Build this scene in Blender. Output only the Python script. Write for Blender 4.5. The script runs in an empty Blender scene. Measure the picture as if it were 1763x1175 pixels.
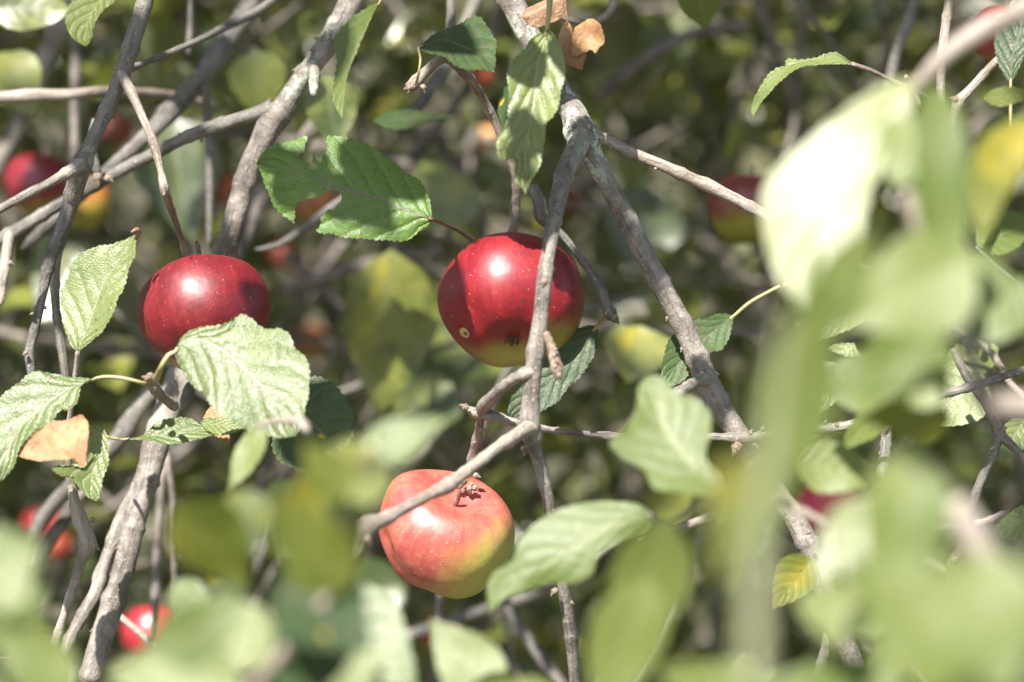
import bpy, math, random
import numpy as np
from mathutils import Vector, Matrix, noise as mnoise

random.seed(7); np.random.seed(7)
SC = bpy.context.scene
COL = SC.collection

# ------------------------------------------------------------------ camera, light
FOC = 1.50                      # metres to the apples
FPX = 120 / 36 * 1763           # focal length in photo pixels
PITCH = math.radians(2)
CAM = np.array([0, 0, 1.62])
RX = np.array([1.0, 0, 0])
UP = np.array([0, math.sin(PITCH), math.cos(PITCH)])
FW = np.array([0, math.cos(PITCH), -math.sin(PITCH)])
cd = bpy.data.cameras.new('camera')
cam = bpy.data.objects.new('camera', cd); COL.objects.link(cam)
cam.location = CAM; cam.rotation_euler = (math.radians(90) - PITCH, 0, 0)
cd.lens = 120; cd.sensor_width = 36; cd.clip_end = 500; cd.clip_start = 0.05
cd.dof.use_dof = True; cd.dof.focus_distance = FOC; cd.dof.aperture_fstop = 5.6
SC.camera = cam

SUNC = np.array([-.25, .72, .64]); SUNC = SUNC / np.linalg.norm(SUNC)   # right, up, towards the camera
SUN = RX * SUNC[0] + UP * SUNC[1] - FW * SUNC[2]
elev = math.asin(SUN[2]); azim = math.atan2(SUN[0], SUN[1])
w = bpy.data.worlds.new('World'); SC.world = w; w.use_nodes = True
nt = w.node_tree; bg = nt.nodes['Background']
sky = nt.nodes.new('ShaderNodeTexSky'); sky.sky_type = 'NISHITA'; sky.sun_disc = False
sky.sun_elevation = elev; sky.sun_rotation = azim
nt.links.new(sky.outputs[0], bg.inputs[0]); bg.inputs[1].default_value = 0.076
sl = bpy.data.lights.new('sun', 'SUN'); sl.energy = 5.0; sl.angle = math.radians(0.55); sl.color = (1, .955, .88)
so = bpy.data.objects.new('sun', sl); COL.objects.link(so)
so.rotation_euler = Vector(SUN).to_track_quat('Z', 'Y').to_euler()
SC.view_settings.view_transform = 'Standard'; SC.view_settings.look = 'None'
SC.view_settings.exposure = 1.5; SC.view_settings.gamma = 1
SC.cycles.use_denoising = True
SC.cycles.max_bounces = 8; SC.cycles.transmission_bounces = 6

def P(px, py, z):               # a photo pixel at depth z -> world point
    return CAM + RX * ((px - 881.5) / FPX * z) - UP * ((py - 587.5) / FPX * z) + FW * z
def CV(x, y, t):                # camera-frame direction (right, up, towards camera) -> world
    return RX * x + UP * y - FW * t

# ------------------------------------------------------------------ node helpers
class NT:
    def __init__(s, name):
        s.m = bpy.data.materials.new(name); s.m.use_nodes = True
        s.t = s.m.node_tree; s.p = s.t.nodes['Principled BSDF']; s.o = s.t.nodes['Material Output']
    def n(s, typ, **kw):
        nd = s.t.nodes.new('ShaderNode' + typ)
        for k, v in kw.items(): setattr(nd, k, v)
        return nd
    def put(s, sock, v):
        if hasattr(v, 'is_output'): s.t.links.new(v, sock)
        elif isinstance(v, (tuple, list)) and len(v) == 3 and sock.type == 'RGBA': sock.default_value = (*v, 1)
        else: sock.default_value = v
    def math(s, op, a, b=0.0, c=None, clamp=False):
        nd = s.n('Math', operation=op, use_clamp=clamp); s.put(nd.inputs[0], a); s.put(nd.inputs[1], b)
        if c is not None: s.put(nd.inputs[2], c)
        return nd.outputs[0]
    def vm(s, op, a, b=None):
        nd = s.n('VectorMath', operation=op); s.put(nd.inputs[0], a)
        if b is not None: s.put(nd.inputs[1], b)
        return nd.outputs['Value'] if op in ('DOT_PRODUCT', 'LENGTH', 'DISTANCE') else nd.outputs[0]
    def noise(s, vec, scale, detail=3, rough=.55, out=0):
        nd = s.n('TexNoise'); s.put(nd.inputs['Vector'], vec); nd.inputs['Scale'].default_value = scale
        nd.inputs['Detail'].default_value = detail; nd.inputs['Roughness'].default_value = rough
        return nd.outputs[out]
    def vor(s, vec, scale, feature='F1', out='Distance'):
        nd = s.n('TexVoronoi', feature=feature); s.put(nd.inputs['Vector'], vec); nd.inputs['Scale'].default_value = scale
        return nd.outputs[out]
    def ramp(s, v, lo, hi):
        nd = s.n('MapRange', interpolation_type='SMOOTHSTEP'); s.put(nd.inputs[0], v)
        s.put(nd.inputs[1], lo); s.put(nd.inputs[2], hi)
        return nd.outputs[0]
    def mix(s, f, a, b):
        nd = s.n('Mix', data_type='RGBA'); s.put(nd.inputs[0], f); s.put(nd.inputs[6], a); s.put(nd.inputs[7], b)
        return nd.outputs[2]
    def bump(s, h, strength, dist, normal=None):
        nd = s.n('Bump'); nd.inputs['Strength'].default_value = strength; nd.inputs['Distance'].default_value = dist
        s.put(nd.inputs['Height'], h)
        if normal is not None: s.put(nd.inputs['Normal'], normal)
        return nd.outputs[0]
    def attr(s, name, out='Fac'):
        nd = s.n('Attribute'); nd.attribute_name = name; return nd.outputs[out]

def bark_mat(name, dark, light, lichen=(.42, .47, .38), fine=1.0):
    q = NT(name); oc = q.n('TexCoord').outputs['Object']; uv = q.n('UVMap').outputs[0]
    n1 = q.noise(oc, 60, 4, .6); n2 = q.noise(oc, 400, 4, .65)
    sc = q.n('Mapping'); q.put(sc.inputs['Vector'], uv); sc.inputs['Scale'].default_value = (5, 260, 1)
    rings = q.noise(sc.outputs[0], 1.0, 3, .7)
    n1 = q.math('ADD', q.math('MULTIPLY', n1, .6), q.math('MULTIPLY', q.noise(oc, 17, 3, .6), .4))
    col = q.mix(q.ramp(n1, .38, .62), dark, light)
    crk = q.n('Mapping'); q.put(crk.inputs['Vector'], uv); crk.inputs['Scale'].default_value = (9, 45, 1)
    cn = q.noise(crk.outputs[0], 1.0, 5, .75); col = q.mix(q.math('MULTIPLY', q.ramp(cn, .56, .66), .55), col, tuple(c * .45 for c in dark))
    col = q.mix(q.math('MULTIPLY', q.ramp(rings, .5, .75), .6), col, tuple(c * 1.25 for c in light))
    col = q.mix(q.math('MULTIPLY', q.ramp(n2, .55, .8), .55), col, tuple(c * .42 for c in dark))
    lent = q.vor(oc, 330); lm = q.math('LESS_THAN', lent, .17)
    col = q.mix(q.math('MULTIPLY', lm, .55), col, (.42, .38, .32))
    li = q.math('MULTIPLY', q.attr('lichen'), q.ramp(q.noise(oc, 170, 5, .7), .50, .56))
    col = q.mix(li, col, lichen)
    alg = q.ramp(q.noise(oc, 22, 2, .5), .55, .72)
    col = q.mix(q.math('MULTIPLY', alg, .25), col, (.17, .17, .09))
    q.put(q.p.inputs['Base Color'], col); q.p.inputs['Roughness'].default_value = .62
    q.p.inputs['Specular IOR Level'].default_value = .4
    b = q.bump(q.math('SUBTRACT', 1, q.ramp(cn, .5, .66)), .6 * fine, .0012); b = q.bump(n2, .5 * fine, .0012, b); b = q.bump(rings, .5 * fine, .0012, b)
    b = q.bump(q.math('ADD', q.math('MULTIPLY', lm, .6), li), .5 * fine, .0008, b)
    q.put(q.p.inputs['Normal'], b)
    return q.m

def leaf_mat(name, base, alt, under, vein, rough=.42, spots=.0, yellow=.0, trans=.30, spec=.5, nveins=5.5, crisp=1.0):
    q = NT(name); uvn = q.n('UVMap'); uv = uvn.outputs[0]; oc = q.n('TexCoord').outputs['Object']
    sp = q.n('SeparateXYZ'); q.put(sp.inputs[0], uv); u, v = sp.outputs[0], sp.outputs[1]
    av = q.math('ABSOLUTE', q.math('SUBTRACT', q.math('MULTIPLY', v, 2), 1))
    wob = q.math('MULTIPLY', q.math('SUBTRACT', q.noise(oc, 70, 2), .5), .5)
    s = q.math('ADD', q.math('SUBTRACT', q.math('MULTIPLY', u, nveins + 1), q.math('MULTIPLY', av, 2.0)), wob)
    fr = q.math('ABSOLUTE', q.math('SUBTRACT', q.math('FRACT', s), .5))      # .5 on a vein
    lat = q.math('MULTIPLY', q.ramp(fr, .455, .495), q.math('SUBTRACT', 1, q.math('MULTIPLY', av, .8)))
    midw = q.math('SUBTRACT', .055, q.math('MULTIPLY', u, .035))
    mid = q.math('SUBTRACT', 1, q.ramp(av, q.math('MULTIPLY', midw, .5), midw))
    net = q.vor(oc, 900, 'DISTANCE_TO_EDGE')
    tone = q.attr('tone'); rnd = q.n('ObjectInfo').outputs['Random']
    tt = q.math('FRACT', q.math('ADD', tone, rnd))
    n1 = q.noise(oc, 45, 3, .6)
    col = q.mix(q.ramp(q.math('ADD', n1, q.math('MULTIPLY', q.math('SUBTRACT', tt, .5), .5)), .35, .68), base, alt)
    col = q.mix(q.math('MULTIPLY', q.math('SUBTRACT', 1, q.ramp(net, .0, .14)), .22 * crisp), col, tuple(c * 1.5 for c in alt))
    if yellow:
        ym = q.ramp(q.math('ADD', q.noise(oc, 32, 2), q.math('MULTIPLY', tt, .25)), .78 - yellow * .3, .92 - yellow * .3)
        col = q.mix(q.math('MULTIPLY', ym, .8), col, (.42, .34, .035))
    if spots:
        sm = q.math('MULTIPLY', q.math('LESS_THAN', q.vor(oc, 300), .20), q.math('GREATER_THAN', q.noise(oc, 60), .62 - spots * .25))
        col = q.mix(q.math('MULTIPLY', sm, .75), col, (.13, .055, .02))
        big = q.vor(oc, 52); bm = q.math('SUBTRACT', 1, q.ramp(big, .08, .15))
        br = q.math('SUBTRACT', 1, q.ramp(big, .04, .07))
        rare = q.math('GREATER_THAN', q.noise(oc, 19), .66 - spots * .1)
        col = q.mix(q.math('MULTIPLY', bm, rare), col, (.55, .36, .04))
        col = q.mix(q.math('MULTIPLY', br, rare), col, (.20, .06, .02))
    col = q.mix(q.math('MULTIPLY', lat, .30), col, vein)
    col = q.mix(q.math('MULTIPLY', mid, .85), col, vein)
    back = q.n('NewGeometry').outputs['Backfacing']
    ucol = q.mix(q.math('MAXIMUM', mid, q.math('MULTIPLY', lat, .8)), q.mix(q.math('MULTIPLY', n1, .5), under, alt), tuple(min(1, c * 1.5) for c in under))
    full = q.mix(back, col, ucol)
    q.put(q.p.inputs['Base Color'], full)
    q.put(q.p.inputs['Roughness'], q.math('ADD', q.math('ADD', rough - .05, q.math('MULTIPLY', n1, .12)), q.math('MULTIPLY', back, .22)))
    q.p.inputs['Specular IOR Level'].default_value = spec
    quilt = q.math('POWER', q.math('MULTIPLY', fr, 2), 3)
    b = q.bump(q.math('SUBTRACT', 1, q.math('MAXIMUM', quilt, mid)), .5 * crisp, .00045)
    b = q.bump(q.ramp(net, 0, .5), .4 * crisp, .0003, b)
    b = q.bump(q.noise(oc, 260, 3, .6), .4 * crisp, .0005, b)
    q.put(q.p.inputs['Normal'], b)
    tr = q.n('BsdfTranslucent')
    hs = q.mix(.55, col, tuple(c * s_ for c, s_ in zip(alt, (1.9, 1.9, 1.1))))
    q.put(tr.inputs[0], hs)
    mx = q.n('MixShader'); mx.inputs[0].default_value = trans
    q.t.links.new(q.p.outputs[0], mx.inputs[1]); q.t.links.new(tr.outputs[0], mx.inputs[2])
    q.t.links.new(mx.outputs[0], q.o.inputs['Surface'])
    return q.m

def simple_mat(name, c1, c2, scale=80, rough=.6, bump=.4, trans=0, dist=.001):
    q = NT(name); oc = q.n('TexCoord').outputs['Object']; n = q.noise(oc, scale, 4, .65)
    q.put(q.p.inputs['Base Color'], q.mix(q.ramp(n, .35, .68), c1, c2)); q.p.inputs['Roughness'].default_value = rough
    q.put(q.p.inputs['Normal'], q.bump(q.noise(oc, scale * 4, 3), bump, dist))
    if trans:
        tr = q.n('BsdfTranslucent'); q.put(tr.inputs[0], c2); mx = q.n('MixShader'); mx.inputs[0].default_value = trans
        q.t.links.new(q.p.outputs[0], mx.inputs[1]); q.t.links.new(tr.outputs[0], mx.inputs[2]); q.t.links.new(mx.outputs[0], q.o.inputs['Surface'])
    return q.m

GREY_BARK = bark_mat('grey_bark', (.108, .092, .078), (.28, .25, .22))
DARK_BARK = bark_mat('dark_bark', (.085, .076, .068), (.18, .165, .15))
PINK_BARK = bark_mat('young_bark', (.19, .15, .12), (.34, .29, .25))
BACK_BARK = bark_mat('background_bark', (.060, .050, .042), (.21, .18, .16), fine=.3)
UNDER = (.26, .31, .20)
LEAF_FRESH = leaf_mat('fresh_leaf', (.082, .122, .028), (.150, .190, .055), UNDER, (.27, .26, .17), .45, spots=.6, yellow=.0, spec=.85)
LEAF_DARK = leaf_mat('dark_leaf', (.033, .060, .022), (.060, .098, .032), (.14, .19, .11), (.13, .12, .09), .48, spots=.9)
LEAF_SPOT = leaf_mat('spotted_leaf', (.085, .16, .030), (.15, .23, .055), UNDER, (.15, .13, .11), .46, spots=1.2, yellow=.1)
LEAF_YELLOW = leaf_mat('yellowing_leaf', (.10, .13, .018), (.16, .175, .025), (.22, .25, .09), (.26, .27, .09), .5, spots=.1, yellow=.18, trans=.45)
LEAF_FORE = leaf_mat('foreground_leaf', (.095, .138, .026), (.155, .19, .046), (.22, .26, .12), (.26, .28, .10), .45, yellow=.0, trans=.42, crisp=.5, spec=.55)
LEAF_PALE = leaf_mat('pale_foreground_leaf', (.12, .15, .026), (.19, .215, .050), (.22, .26, .12), (.26, .28, .10), .43, yellow=.0, trans=.40, crisp=.35, spec=.95)
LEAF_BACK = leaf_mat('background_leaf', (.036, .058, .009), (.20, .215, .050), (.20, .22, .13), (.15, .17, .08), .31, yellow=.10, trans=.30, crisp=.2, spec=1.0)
DRY = simple_mat('dry_leaf_tissue', (.20, .10, .04), (.38, .22, .10), 60, .6, .8, .12, .002)
DRY_DARK = simple_mat('dark_dry_tissue', (.16, .09, .05), (.30, .18, .11), 60, .6, .8, .1, .002)
STALK = simple_mat('leaf_stalk', (.26, .26, .10), (.38, .27, .15), 120, .5, .3)
GREEN_STALK = simple_mat('green_shoot', (.10, .12, .045), (.16, .16, .08), 60, .6, .2)
STALK_DARK = simple_mat('dark_stalk', (.09, .05, .045), (.16, .09, .07), 120, .5, .3)
BUD = simple_mat('bud_scales', (.15, .10, .07), (.33, .26, .20), 420, .65, .9)
CALYX = simple_mat('dry_sepals', (.05, .035, .02), (.14, .09, .05), 300, .8, .8)

def apple_mat(name, red1, red2, green, gvec, lo, hi, R, streak=.5, scar=None, marks=(), rough=.34, amount=1.0, dots=1.0):
    q = NT(name); oc = q.n('TexCoord').outputs['Object']
    nd = q.n('VectorMath', operation='SCALE'); q.put(nd.inputs[0], oc); nd.inputs[3].default_value = 1 / R; p = nd.outputs[0]
    g = q.vm('DOT_PRODUCT', p, tuple(gvec))
    n1 = q.noise(p, 1.3, 3, .5); n2 = q.noise(p, 4, 4, .6)
    nrm = q.vm('NORMALIZE', q.vm('MULTIPLY', p, (1, 1, .05)))
    st = q.noise(nrm, 5, 3, .6); st2 = q.noise(nrm, 18, 3, .6)
    k = q.math('ADD', g, q.math('ADD', q.math('MULTIPLY', q.math('SUBTRACT', n1, .5), .55), q.math('MULTIPLY', q.math('SUBTRACT', st, .5), .5 * streak)))
    m = q.math('SUBTRACT', 1, q.ramp(k, lo, hi))            # 1 = red
    red = q.mix(q.ramp(q.math('ADD', q.math('MULTIPLY', n2, .65), q.math('MULTIPLY', st2, .35)), .34, .68), red1, red2)
    col = q.mix(q.math('MULTIPLY', m, amount), green, red)
    col = q.mix(q.math('MULTIPLY', q.math('MULTIPLY', q.ramp(st2, .56, .72), streak * .6), m), col, tuple(.6 * a + .4 * b for a, b in zip(red2, green)))
    v = q.vor(p, 10.5); size = q.math('ADD', -.02, q.math('MULTIPLY', q.noise(p, 7), .19 * dots))
    dot = q.math('LESS_THAN', v, size)
    v2 = q.vor(p, 25); dot2 = q.math('LESS_THAN', v2, .13 * dots)
    col = q.mix(q.math('MULTIPLY', dot, .6), col, (.62, .42, .27))
    col = q.mix(q.math('MULTIPLY', q.math('MULTIPLY', dot2, q.ramp(n2, .45, .6)), .45 * dots), col, (.68, .36, .25))
    rus = q.ramp(q.math('ADD', p_z(q, p), q.math('MULTIPLY', n2, .12)), .80, .92)
    ro = rough
    for (mp, mr) in marks:
        d = q.math('ADD', q.vm('DISTANCE', p, tuple(mp)), q.math('MULTIPLY', q.math('SUBTRACT', q.noise(p, 30), .5), mr * .9))
        col = q.mix(q.math('MULTIPLY', q.math('SUBTRACT', 1, q.ramp(d, mr * .3, mr)), .75), col, (.06, .015, .012))
    hgt = None
    if scar is not None:
        d = q.vm('DISTANCE', p, tuple(scar))
        ring = q.math('SUBTRACT', 1, q.ramp(d, .075, .085)); core = q.math('SUBTRACT', 1, q.ramp(q.vm('DISTANCE', p, (scar[0] + .01, scar[1], scar[2] - .025)), .028, .04))
        col = q.mix(ring, col, (.50, .36, .17)); col = q.mix(core, col, (.16, .09, .05))
        hgt = q.math('SUBTRACT', ring, q.math('MULTIPLY', core, 1.6))
    q.put(q.p.inputs['Base Color'], col)
    q.put(q.p.inputs['Roughness'], q.math('ADD', ro - .04, q.math('MULTIPLY', n2, .1)))
    q.p.inputs['Specular IOR Level'].default_value = .5
    q.p.inputs['Specular IOR Level'].default_value = .75
    q.p.inputs['Subsurface Weight'].default_value = .06; q.p.inputs['Subsurface Radius'].default_value = (.004, .0015, .001); q.p.inputs['Subsurface Scale'].default_value = 1
    b = q.bump(q.noise(p, 60, 2), .10, .0006); b = q.bump(dot, .2, .0003, b)
    b = q.bump(q.noise(p, 3.2, 2), .35, .0012, b)
    if hgt is not None: b = q.bump(hgt, .8, .0008, b)
    q.put(q.p.inputs['Normal'], b)
    return q.m
def p_z(q, p):
    s = q.n('SeparateXYZ'); q.put(s.inputs[0], p); return s.outputs[2]

# ------------------------------------------------------------------ object helpers
def empty(name, loc, label, cat, group=None):
    o = bpy.data.objects.new(name, None); COL.objects.link(o); o.location = loc
    o.empty_display_size = .02; o['label'] = label; o['category'] = cat
    if group: o['group'] = group
    o['_b'] = tuple(float(c) for c in loc)
    return o
def origin(o): return np.array(o['_b']) if o is not None else np.zeros(3)
def mesh_obj(name, V, F, mat, parent=None, uv=None, attrs=None, base=None):
    V = np.asarray(V, float)
    po = origin(parent)
    b = np.asarray(base if base is not None else V[0], float)
    me = bpy.data.meshes.new(name); me.from_pydata((V - b).tolist(), [], F)
    me.polygons.foreach_set('use_smooth', [True] * len(me.polygons))
    if uv is not None:
        l = me.uv_layers.new(name='UVMap'); vi = np.empty(len(me.loops), int); me.loops.foreach_get('vertex_index', vi)
        l.data.foreach_set('uv', np.asarray(uv, float)[vi].ravel())
    for k, a in (attrs or {}).items():
        at = me.attributes.new(k, 'FLOAT', 'POINT'); at.data.foreach_set('value', np.asarray(a, float))
    me.materials.append(mat)
    o = bpy.data.objects.new(name, me); COL.objects.link(o)
    if parent is not None: o.parent = parent
    o.location = b - po; o['_b'] = tuple(float(c) for c in b)
    return o

def catmull(pts, step):
    pts = np.asarray(pts, float); n = len(pts)
    if n == 2: pts = np.array([pts[0], (pts[0] + pts[1]) / 2, pts[1]]); n = 3
    ext = np.vstack([2 * pts[0] - pts[1], pts, 2 * pts[-1] - pts[-2]]); out = []
    for i in range(n - 1):
        a, b, c, d = ext[i:i + 4]; k = max(2, int(np.linalg.norm((c - b)[:3]) / step))
        for t in np.arange(k) / k:
            out.append(.5 * (2 * b + (c - a) * t + (2 * a - 5 * b + 4 * c - d) * t * t + (3 * b - a - 3 * c + d) * t ** 3))
    out.append(pts[-1]); return np.array(out)

def tube_geo(pts, step=.004, sides=12, rough=.05, ends=True, seed=0, lich=None, nodes=0.0, taper_end=.6):
    """pts: rows x,y,z,r (world, metres)"""
    C = catmull(pts, step); n = len(C); V = []; UVs = []; L = []; F = []
    T = np.gradient(C[:, :3], axis=0); T /= np.linalg.norm(T, axis=1)[:, None] + 1e-9
    ref = np.cross(T[0], [0, 1, 0.01]); ref /= np.linalg.norm(ref); s = 0
    rng = np.random.RandomState(seed + 11); nextnode = rng.uniform(.01, .03); 
    for i in range(n):
        if i: s += np.linalg.norm(C[i, :3] - C[i - 1, :3])
        ref = ref - T[i] * ref.dot(T[i]); ref /= np.linalg.norm(ref); bi = np.cross(T[i], ref)
        bulge = 1.0
        if nodes:
            ph = (s + .3 * math.sin(s * 60 + seed)*.02) / nodes; d = abs(ph - round(ph)) * nodes
            bulge += .20 * math.exp(-(d / .0016) ** 2)
        r = C[i, 3] * bulge
        if ends and i == n - 1: r *= taper_end
        for j in range(sides):
            a = 2 * math.pi * j / sides; dr = ref * math.cos(a) + bi * math.sin(a)
            q = Vector((C[i, 0] * 90 + dr[0] * 1.2 + seed, C[i, 1] * 90 + dr[1] * 1.2, C[i, 2] * 90 + dr[2] * 1.2))
            rr = r * (1 + rough * (mnoise.noise(q) * 1.6 + mnoise.noise(q * .35) * 1.4 + mnoise.noise(q * 3.1) * .9))
            V.append(C[i, :3] + dr * rr); UVs.append((j / sides, s))
            L.append(lich(i / (n - 1)) if lich else 0.0)
        if i:
            for j in range(sides):
                a = (i - 1) * sides + j; b = (i - 1) * sides + (j + 1) % sides
                F.append((a, b, b + sides, a + sides))
    if ends:
        F.append(tuple(range(sides))[::-1]); F.append(tuple(range((n - 1) * sides, n * sides)))
    return np.array(V), F, UVs, L
def tube(name, pts, mat, parent, **k):
    V, F, U, L = tube_geo(pts, **k)
    return mesh_obj(name, V, F, mat, parent, U, {'lichen': L}, base=np.asarray(pts[0][:3]))
def px_tube(name, pp, mat, parent, **k):      # rows px,py,z,r_px
    pts = [list(P(a, b, z)) + [r * z / FPX] for a, b, z, r in pp]
    return tube(name, pts, mat, parent, **k)

def bud(parent, p, d, size, mat=BUD, name='bud', ribs=4):
    p = np.asarray(p, float); d = np.asarray(d, float); d /= np.linalg.norm(d); V = []; F = []
    a = np.cross(d, [.3, .9, .2]); a /= np.linalg.norm(a); b = np.cross(d, a); N = 13; S = 9
    for i in range(N):
        t = i / (N - 1); r = size * .42 * (math.sin(math.pi * min(1, t * .8 + .2)) ** .7) * (1 + .22 * ((t * ribs) % 1.0)); r *= (1 - t) ** .35 if t > .5 else 1
        for j in range(S):
            an = 2 * math.pi * j / S + t * 1.4; rr = r * (1 + .14 * math.sin(3 * an + i))
            V.append(p + d * (size * 1.25 * t - size * .1) + (a * math.cos(an) + b * math.sin(an)) * rr)
        if i:
            for j in range(S):
                q = (i - 1) * S + j; w_ = (i - 1) * S + (j + 1) % S; F.append((q, w_, w_ + S, q + S))
    F.append(tuple(range(S))[::-1]); F.append(tuple(range((N - 1) * S, N * S)))
    return mesh_obj(name, V, F, mat, parent, base=p)
def px_bud(parent, px, py, z, dx, dy, size_px, **k):
    return bud(parent, P(px, py, z), CV(dx, -dy, .15), size_px * z / FPX, **k)

# ---- leaves
def arc(poly, N):
    poly = np.asarray(poly, float)
    s = np.r_[0, np.cumsum(np.linalg.norm(np.diff(poly, axis=0), axis=1))]; s /= s[-1]
    u = np.linspace(0, 1, N); return np.stack([np.interp(u, s, poly[:, k]) for k in (0, 1)], 1)
def inside(pt, poly):
    x, y = pt; c = False; j = len(poly) - 1
    for i in range(len(poly)):
        xi, yi = poly[i]; xj, yj = poly[j]
        if (yi > y) != (yj > y) and x < (xj - xi) * (y - yi) / (yj - yi + 1e-9) + xi: c = not c
        j = i
    return c
def smooth2(pts, k=8):
    p = np.asarray(pts, float)
    return catmull(np.c_[p, np.zeros(len(p))], max(1.5, np.linalg.norm(p[0] - p[-1]) / 60))[:, :2]
def leaf(parent, mid, e1, e2, z, n=(-.1, .45, .9), mat=LEAF_FRESH, NU=56, NV=9, fold=.10, droop=.0, quilt=.0035, serr=3.0, pitch=13.0,
         wave=.03, holes=(), label=None, name='leaf', stalk=None, stalk_r=2.6, stalk_mat=STALK, seed=0, flip=False, nveins=5.5):
    """mid / e1 / e2: outline in photo pixels from base to tip; the blade lies in a tilted plane through its base and is folded, quilted and waved in depth."""
    rng = random.Random(seed + int(mid[0][0]))
    mid = [tuple(m) for m in mid]; b0, tp = mid[0], mid[-1]
    M = arc(smooth2(mid), NU); E = []
    for e in (e1, e2):
        A = arc(smooth2([b0] + list(e) + [tp]), NU)
        if serr:
            t = np.gradient(A, axis=0); t /= np.linalg.norm(t, axis=1)[:, None] + 1e-9; nn = np.stack([t[:, 1], -t[:, 0]], 1)
            side = np.sign(np.sum((A - M) * nn, axis=1)); side[side == 0] = 1
            L = np.r_[0, np.cumsum(np.linalg.norm(np.diff(A, axis=0), axis=1))]
            saw = ((L / pitch + .25 * np.sin(L / 31)) % 1.0) - .5
            irr = np.interp(L, np.arange(0, L[-1] + 40, 17.0), [rng.uniform(-.8, .8) for _ in np.arange(0, L[-1] + 40, 17.0)])
            env = np.sin(np.linspace(0, math.pi, NU)) ** .35
            A = A + nn * (side * (saw * serr + irr * serr * .6) * env)[:, None]
        E.append(A)
    nw = CV(*n); nw /= np.linalg.norm(nw); p0 = P(*b0, z)
    length = np.linalg.norm(np.array(tp) - np.array(b0)) * z / FPX
    V = []; UV = []; px = []
    vs = np.linspace(-1, 1, 2 * NV + 1)
    for i in range(NU):
        u = i / (NU - 1)
        for v in vs:
            e = E[0][i] if v < 0 else E[1][i]; a = abs(v)
            q = M[i] * (1 - a) + e * a
            ray = P(q[0], q[1], 1.0) - CAM; t = nw.dot(p0 - CAM) / nw.dot(ray); pt = CAM + ray * t
            wl = np.linalg.norm(e - M[i]) * z / FPX
            s = u * (nveins + 1) - a * 2.0; c = abs((s % 1.0) - .5) * 2
            d = fold * wl * (a ** 1.3) + quilt * length * (1 - c ** 2) * min(1, 4 * a) * (1 - .4 * a) - droop * length * u * u
            d += wave * length * a * math.sin(u * 11 + seed * 1.7 + (2.1 if v > 0 else 0)) * .5
            d += .0032 * length * mnoise.noise(Vector((q[0] / 9, q[1] / 9, seed)))
            V.append(pt + nw * d); UV.append((u, (v + 1) / 2)); px.append(q)
    W = len(vs); F = []
    for i in range(NU - 1):
        for j in range(W - 1):
            if holes:
                c = (px[i * W + j] + px[(i + 1) * W + j + 1]) / 2
                if any(inside(c, h) for h in holes): continue
            f = (i * W + j, i * W + j + 1, (i + 1) * W + j + 1, (i + 1) * W + j)
            F.append(f)
    # orientation so that the front face looks along nw
    f = F[len(F) // 2]; nn = np.cross(V[f[1]] - V[f[0]], V[f[3]] - V[f[0]])
    if (nn.dot(nw) < 0) != flip: F = [g[::-1] for g in F]
    o = mesh_obj(name, V, F, mat, parent, UV, base=p0)
    if label: o['label'] = label
    if stalk:
        pts = [list(p0 + (V[(2) * W + W // 2] - p0) * 1.5) + [stalk_r * .75 * z / FPX], list(p0) + [stalk_r * .8 * z / FPX]]
        for r in stalk:
            zz = r[2] if len(r) > 2 else z
            pts.append(list(P(r[0], r[1], zz)) + [stalk_r * zz / FPX])
        pts[-1][3] *= 1.5
        tube('stalk', pts, stalk_mat, o, step=.002, sides=8, rough=.04)
    return o
def ovate(u, k=.8): return math.sin(math.pi * u ** (k - .06)) ** .95 * (1 - .22 * u)
def leaf2(parent, base, tip, wa, wb, z, n=(-.1, .45, .9), bend=0.0, k=.8, **kw):
    """simple ovate blade between two pixels; wa/wb: half widths in pixels on either side."""
    b = np.array(base, float); t = np.array(tip, float); d = t - b; L = np.linalg.norm(d); d /= L; pn = np.array([-d[1], d[0]])
    us = np.linspace(0, 1, 9); m = [b + (t - b) * u + pn * bend * L * math.sin(math.pi * u) for u in us]
    a = [m[i] + pn * wa * ovate(us[i], k) / .75 for i in range(1, 8)]; c = [m[i] - pn * wb * ovate(us[i], k) / .75 for i in range(1, 8)]
    kw.setdefault('NU', 40); kw.setdefault('NV', 6)
    return leaf(parent, m, a, c, z, n, **kw)

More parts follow.
